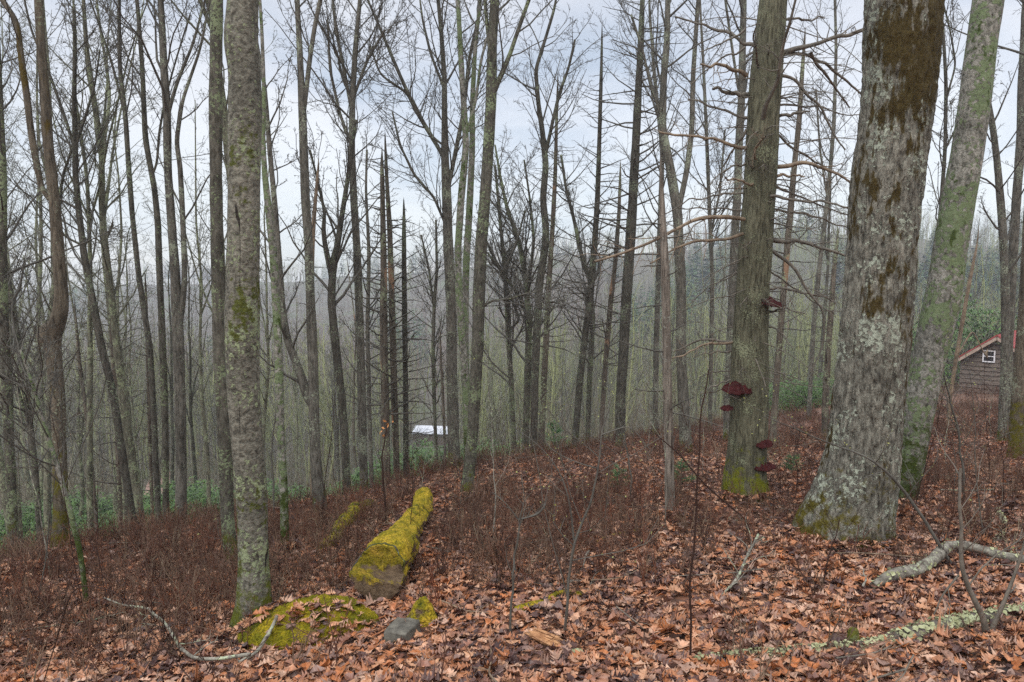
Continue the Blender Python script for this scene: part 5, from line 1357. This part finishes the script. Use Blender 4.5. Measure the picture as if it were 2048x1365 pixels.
fallen('fallen_branch', 'orange bare wood sliver at the bottom edge', [(1484, 1352, 10), (1520, 1358, 12), (1560, 1362, 8)], 'tan', sides=8, lift=1.0)

# scattered small sticks, each a thing
sticks = []
for k in range(60):
    y = rng.uniform(2.6, 9); x = rng.uniform(-.72, .74) * y; a = rng.uniform(0, 6.28); L = rng.uniform(.25, .8); r = rng.uniform(.003, .008)
    pts = np.array([[x + math.cos(a) * L * f, y + math.sin(a) * L * f, 0, r * (1.2 - .6 * f)] for f in (0, .33, .66, 1)])
    pts[:, 2] = ground_top(pts[:, 0], pts[:, 1]) + .03 + rng.uniform(0, .04, 4); pts[1:3, 0] += rng.normal(0, .04, 2)
    q = resample(pts, 14); mb = MB(); add_tubes(mb, q[None, :, :3], q[None, :, 3], 6)
    c1, r1, l1 = children(q[None, ::2, :3], q[None, ::2, 3], 3, L * .35, (30, 60), .2, 3, .2, .0, .6, .0022, .6); add_tubes(mb, c1, r1, 4)
    mt = ['whbr', 'branch', 'branch', 'tan'][k % 4]
    st_ = obj('stick', mb, M[mt], None, tuple(q[0, :3]), label={'whbr': 'small pale grey stick lying on the fallen leaves', 'branch': 'small dark stick lying on the fallen leaves', 'tan': 'small tan barkless stick lying on the fallen leaves'}[mt], category='stick', group='small sticks scattered on the leaves')

    wt = {'whbr': 'small pale stick', 'branch': 'small dark stick', 'tan': 'small tan stick'}[mt]; sticks.append((st_, wt + ' on leaves', wt + 's on leaves', seen_px((x, y, 0), 0), y))
name_by_place(sticks, [(3.9, 'nearest'), (5.6, 'near'), (99, 'farther')])

# stone and blocks
def lump(name, label, px, py, sx, sy, sz, mat, cat, seed, pointy=0.0, rz=0.0, sink=.3, pw=.62):
    p = G(px, py); n = 40; mb = MB()
    th = np.linspace(0, math.pi, n)[:, None]; ph = np.linspace(0, 2 * math.pi, n, endpoint=False)[None]
    X = np.sin(th) * np.cos(ph); Y = np.sin(th) * np.sin(ph); Z = np.cos(th) * np.ones_like(ph)
    X, Y, Z = [np.sign(a) * np.abs(a) ** pw for a in (X, Y, Z)]
    tap = 1 - pointy * np.clip(Z, -1, 1)
    nz = 1 + (fbm(X * 1.6 + seed, Y * 1.6, Z * 1.6, 3) - .5) * .35
    x, y, z = X * sx * tap * nz, Y * sy * tap * nz, Z * sz * nz
    c, s = math.cos(rz), math.sin(rz)
    V = np.stack([x * c - y * s, x * s + y * c, z + sz * (1 - sink)], -1).reshape(-1, 3) + p
    i = np.arange(n - 1)[:, None]; j = np.arange(n)[None]
    q = np.stack([i * n + j, (i + 1) * n + j, (i + 1) * n + (j + 1) % n, i * n + (j + 1) % n], -1).reshape(-1, 4)
    mb.add(V, q)
    return obj(name, mb, M[mat], None, tuple(p), label=label, category=cat)


lump('mossy_stone', 'small pointed stone green with moss beside the log end', 845, 1246, .085, .06, .10, 'mosslog', 'stone', 3, .55, .3)
lump('wood_block', 'dark grey sawn wood block with pale lichen flecks, below the pointed mossy stone', 805, 1278, .085, .10, .055, 'slate', 'wood block', 8, .05, -.35, pw=.22)
# split chunk: several splintered slivers in one piece
p = G(1090, 1296); p[2] += .03; mb = MB()
for k in range(26):
    a = -.55 + rng.normal(0, .16); L = rng.uniform(.13, .24); o_ = rng.normal(0, .02, 3) * [1, 1.3, .7]; o_[2] = abs(o_[2]) + .01
    d = np.array([math.cos(a), math.sin(a), -.12 + rng.normal(0, .05)]); c = p + o_
    q = np.array([[*(c - d * L / 2), .004], [*(c), .010], [*(c + d * L / 2), .003]]); q = resample(q, 8)
    md = 1 + .5 * (rng.random((1, 8, 5)) - .5); v, qq = tube_arrays(q[None, :, :3], q[None, :, 3], 5, rmod=md); mb.add(v, qq)
obj('split_wood', mb, M['rot'], None, tuple(p), smooth=False, label='splintered orange chunk of split wood on the leaves at bottom centre', category='wood chunk')
lump('lichen_clump', 'pale green lichen tuft right of the splintered orange chunk', 1150, 1308, .05, .03, .012, 'flake', 'lichen', 5, .2, .2)
lump('lichened_stub', 'small grey lichened wooden stub sticking up behind the long lichened branch', 1706, 1292, .03, .025, .06, 'snag', 'stub', 9, .1)

# ------------------------------------------------------------------ saplings and thin stems
def sapling(name, label, pts, mat='branch', D=None, twigs=8, tl=.5, buds=0, group=None, dry=0, fork=None, lv2=4, up=.06):
    D = D or GD(pts[0][0], pts[0][1]); pl = []
    for k, p in enumerate(pts):
        q = PX(p[0], p[1], D + (p[3] if len(p) > 3 else 0)); pl.append([*q, p[2] * .8 / F * D / 2])
    pl[0][2] = float(H(pl[0][0], pl[0][1])) - .05
    pl = np.array(pl); org = (pl[0, 0], pl[0, 1], pl[0, 2] + .05)
    q = resample(pl, 26); s = np.linspace(0, 4, 26); sd = pts[0][0]
    q[:, 0] += (fbm(s * 1.8, sd, 0, 2) - .5) * .03 * np.minimum(1, s); q[:, 1] += (fbm(s * 1.8, sd + 3, 0, 2) - .5) * .05 * np.minimum(1, s)
    root = thing(name, org, label, 'sapling', group)
    mb = MB(); add_tubes(mb, q[None, :, :3], q[None, :, 3], 7)
    obj('stem', mb, M[mat], root, org)
    mb = MB(); tips = []
    P = q[None, ::3, :3]; R = q[None, ::3, 3]
    if fork:
        for f in fork:
            fl = np.array([[*PX(a[0], a[1], D + (a[3] if len(a) > 3 else 0)), a[2] / F * D / 2] for a in f]); fq = resample(fl, 12); add_tubes(mb, fq[None, :, :3], fq[None, :, 3], 5)
            c1, r1, l1 = children(fq[None, ::2, :3], fq[None, ::2, 3], max(3, twigs // 2), tl * .6, (30, 65), .15, 4, .2, up, .5, .0015, .5); add_tubes(mb, c1, r1, 4); tips.append(c1)
    if twigs:
        c1, r1, l1 = children(P, R, twigs, tl, (35, 70), .3, 5, .18, up, .45, .0018, .5, lens_by_t=.3); add_tubes(mb, c1, r1, 4)
        c2, r2, l2 = children(c1, r1, lv2, l1 * .45, (30, 65), .15, 4, .2, .03, .7, .0013, .7); add_tubes(mb, c2, r2, 3); tips += [c1, c2]
    if mb.n: obj('twigs', mb, M[mat], root, org)
    for cnt, mt, ls in ((int(buds * .6), 'bud', .011), (dry, 'dryleaf', .05)):
        if not cnt: continue
        T = np.concatenate([x.reshape(-1, 3) for x in (tips or [q[8:, :3]])]) if mt == 'bud' else (q[-3:, :3])
        c = T[rng.integers(0, len(T), cnt)] + rng.normal(0, .004 if mt == 'bud' else .03, (cnt, 3))
        d = rng.normal(size=(cnt, 3)); d[:, 2] = abs(d[:, 2]); d /= np.linalg.norm(d, axis=1, keepdims=True); s_ = np.cross(d, rng.normal(size=(cnt, 3))); s_ /= np.linalg.norm(s_, axis=1, keepdims=True)
        l = (ls * rng.uniform(.6, 1.4, cnt))[:, None]
        V = np.stack([c, c + d * l * .5 + s_ * l * .3, c + d * l, c + d * l * .5 - s_ * l * .3], 1).reshape(-1, 3)
        bm_ = MB(); bm_.add(V, np.arange(cnt * 4).reshape(-1, 4), None, np.repeat(rng.random(cnt).astype(np.float32), 4)); obj('leaf_buds' if mt == 'bud' else 'dry_leaves', bm_, M[mt], root, org, smooth=False)
    return root


sapling('sapling', 'thin black sapling with a bent blackened side twig, in front of the brush at centre', [(1020, 1272, 7), (1024, 1200, 6), (1031, 1120, 6), (1035, 1060, 5), (1038, 1035, 4)], 'twig', twigs=3, tl=.25, fork=[[(1037, 1040, 3), (1060, 1034, 4), (1078, 1028, 6), (1092, 1008, 3)], [(1037, 1040, 3), (1015, 1010, 2), (985, 985, 2)], [(1037, 1045, 3), (1050, 1000, 2), (1042, 950, 2)]])
sapling('sapling', 'tall thin lichened sapling with small spring leaves leaning right, right of the black sapling', [(1127, 1273, 8), (1140, 1148, 7), (1148, 1085, 7), (1179, 1017, 6), (1197, 938, 5), (1203, 870, 4), (1221, 818, 3)], 'twig', twigs=9, tl=.75, buds=220, fork=[[(1148, 1080, 5), (1140, 1000, 4), (1120, 940, 3), (1080, 890, 2), (1020, 850, 1.5)], [(1197, 938, 3), (1150, 925, 2.5), (1100, 900, 2), (1070, 850, 1.5)], [(1203, 870, 3), (1260, 850, 2), (1300, 900, 1.5)]])
sapling('sapling', 'dark sapling with orange dry leaves at its tip, behind the thick log', [(772, 1052, 5), (768, 980, 5), (764, 920, 4), (768, 885, 3), (775, 850, 2.5)], 'brush', twigs=4, tl=.35, dry=9)
sapling('sapling', 'straight thin reddish stem in the leaves between shaggy dead stem and oak', [(1380, 1325, 6), (1381, 1200, 5.5), (1390, 1000, 5), (1402, 860, 4), (1414, 740, 3)], 'brush', twigs=5, tl=.4)
sapling('sapling', 'arched lichened sapling sweeping left across the oak foot, dotted with spring leaves', [(1912, 1150, 9), (1892, 1111, 9), (1855, 1048, 8), (1824, 996, 8), (1782, 954, 7), (1745, 917, 6), (1667, 891, 4), (1593, 860, 3, -.2), (1525, 833, 2, -.4)], 'twig', D=4.9, twigs=9, tl=.6, buds=200, up=.1)
sapling('sapling', 'crooked dark stem broken off above, standing at the lichened branch on the right', [(1978, 1272, 20), (1960, 1225, 15), (1940, 1185, 13), (1918, 1148, 12), (1917, 1080, 9), (1918, 1017, 8), (1921, 938, 7)], 'branch', twigs=5, tl=.5, buds=20, fork=[[(1978, 1272, 12), (2010, 1200, 8), (2040, 1120, 6), (2060, 1040, 4)], [(1918, 1150, 5), (1885, 1190, 4), (1868, 1230, 3)]])
sapling('sapling', 'thin sapling in front of the cabin dotted with yellow-green leaves', [(1930, 1000, 6), (1925, 930, 5), (1918, 860, 5), (1900, 800, 4), (1885, 740, 3)], 'twig', twigs=9, tl=.7, buds=160, D=7.0)
sapling('sapling', 'twiggy stem between the whitish lichened trunk and the elbowed tree', [(548, 1040, 5), (546, 960, 5), (540, 880, 4), (556, 810, 3), (566, 760, 2)], 'twig', twigs=8, tl=.5)
sapling('sapling', 'reddish arching cane across the brush at lower left', [(60, 1190, 3), (140, 1172, 3), (215, 1176, 3, -.1), (250, 1200, 3, -.1), (300, 1260, 3, -.2), (395, 1368, 3, -.3)], 'brush', D=3.6, twigs=5, tl=.4)
sapling('sapling', 'thin stem with budding twigs right of the sinuous tree', [(1260, 1010, 4), (1262, 940, 4), (1250, 880, 3), (1228, 820, 2.5)], 'twig', twigs=8, tl=.6, buds=120)
sapling('sapling', 'bare reddish stem crossing the shaggy dead stem', [(1500, 1110, 5), (1495, 1040, 5), (1420, 980, 4), (1350, 900, 3.5), (1300, 860, 2)], 'brush', D=6.4, twigs=6, tl=.4, buds=20)
sapling('sapling', 'small bare bush-like stem before the oak foot', [(1640, 1180, 5), (1650, 1130, 4), (1668, 1090, 3), (1680, 1040, 2)], 'brush', twigs=10, tl=.4)
saps = []
LB = ['small bare sapling standing in the brown brush', 'small sapling with yellow-green buds standing in the brown brush']
for k in range(64):
    y = rng.uniform(4.5, 16); u = rng.uniform(-.74, .74); x = u * y
    if any(abs(u - (tx / ty)) < .012 and ty > y for tx, ty in taken[:8]): continue
    px = 1024 + F * u; p = np.array([x, y, float(H(x, y))]); hgt = rng.uniform(.6, 1.9); ln = rng.normal(0, .12)
    def proj(v): 
        c, s = math.cos(PITCH), math.sin(PITCH); dz = v[2] - CAMZ; dep = v[1] * c - dz * s; return 1024 + F * v[0] / dep, 682.5 - F * (v[1] * s + dz * c) / dep
    w_ = rng.uniform(.008, .016) / y * F
    pts = []
    for f in (0, .3, .6, 1):
        a_, b_ = proj(p + np.array([ln * f * hgt + rng.normal(0, .03) * (f > 0), 0, hgt * f])); pts.append((a_, b_, w_ * (1.1 - .7 * f)))
    bud = k % 3 == 0
    sp_ = sapling('sapling', LB[bud], pts, ['twig', 'brush', 'whbr'][k % 3], D=y, twigs=int(rng.integers(5, 10)), tl=hgt * .35, buds=70 if bud else 0, group='budding saplings in the brush' if bud else 'bare saplings in the brush', lv2=3)
    wt = ['dark ', 'brown ', 'pale '][k % 3] + ('budding sapling' if bud else 'bare sapling'); saps.append((sp_, wt, wt + 's', px, y))
name_by_place(saps, [(8, 'near'), (12, 'mid-distance'), (99, 'distant')])

# ------------------------------------------------------------------ haze
mb = MB(); box(mb, (0, 340, 8), (1500, 800, 100))
m = bpy.data.materials.new('haze'); m.use_nodes = True; t = NT(m.node_tree)
vol = t.n('ShaderNodeVolumePrincipled', {'Color': (.80, .88, 1.0, 1), 'Density': .0010, 'Anisotropy': .2})
t.n('ShaderNodeOutputMaterial', {'Volume': vol.outputs[0]})
obj('haze', mb, m, kind='stuff', smooth=False)
print('tris', sum(len(o.data.polygons) for o in bpy.data.objects if o.type == 'MESH') , 'unique', sum(len(m_.polygons) for m_ in bpy.data.meshes))
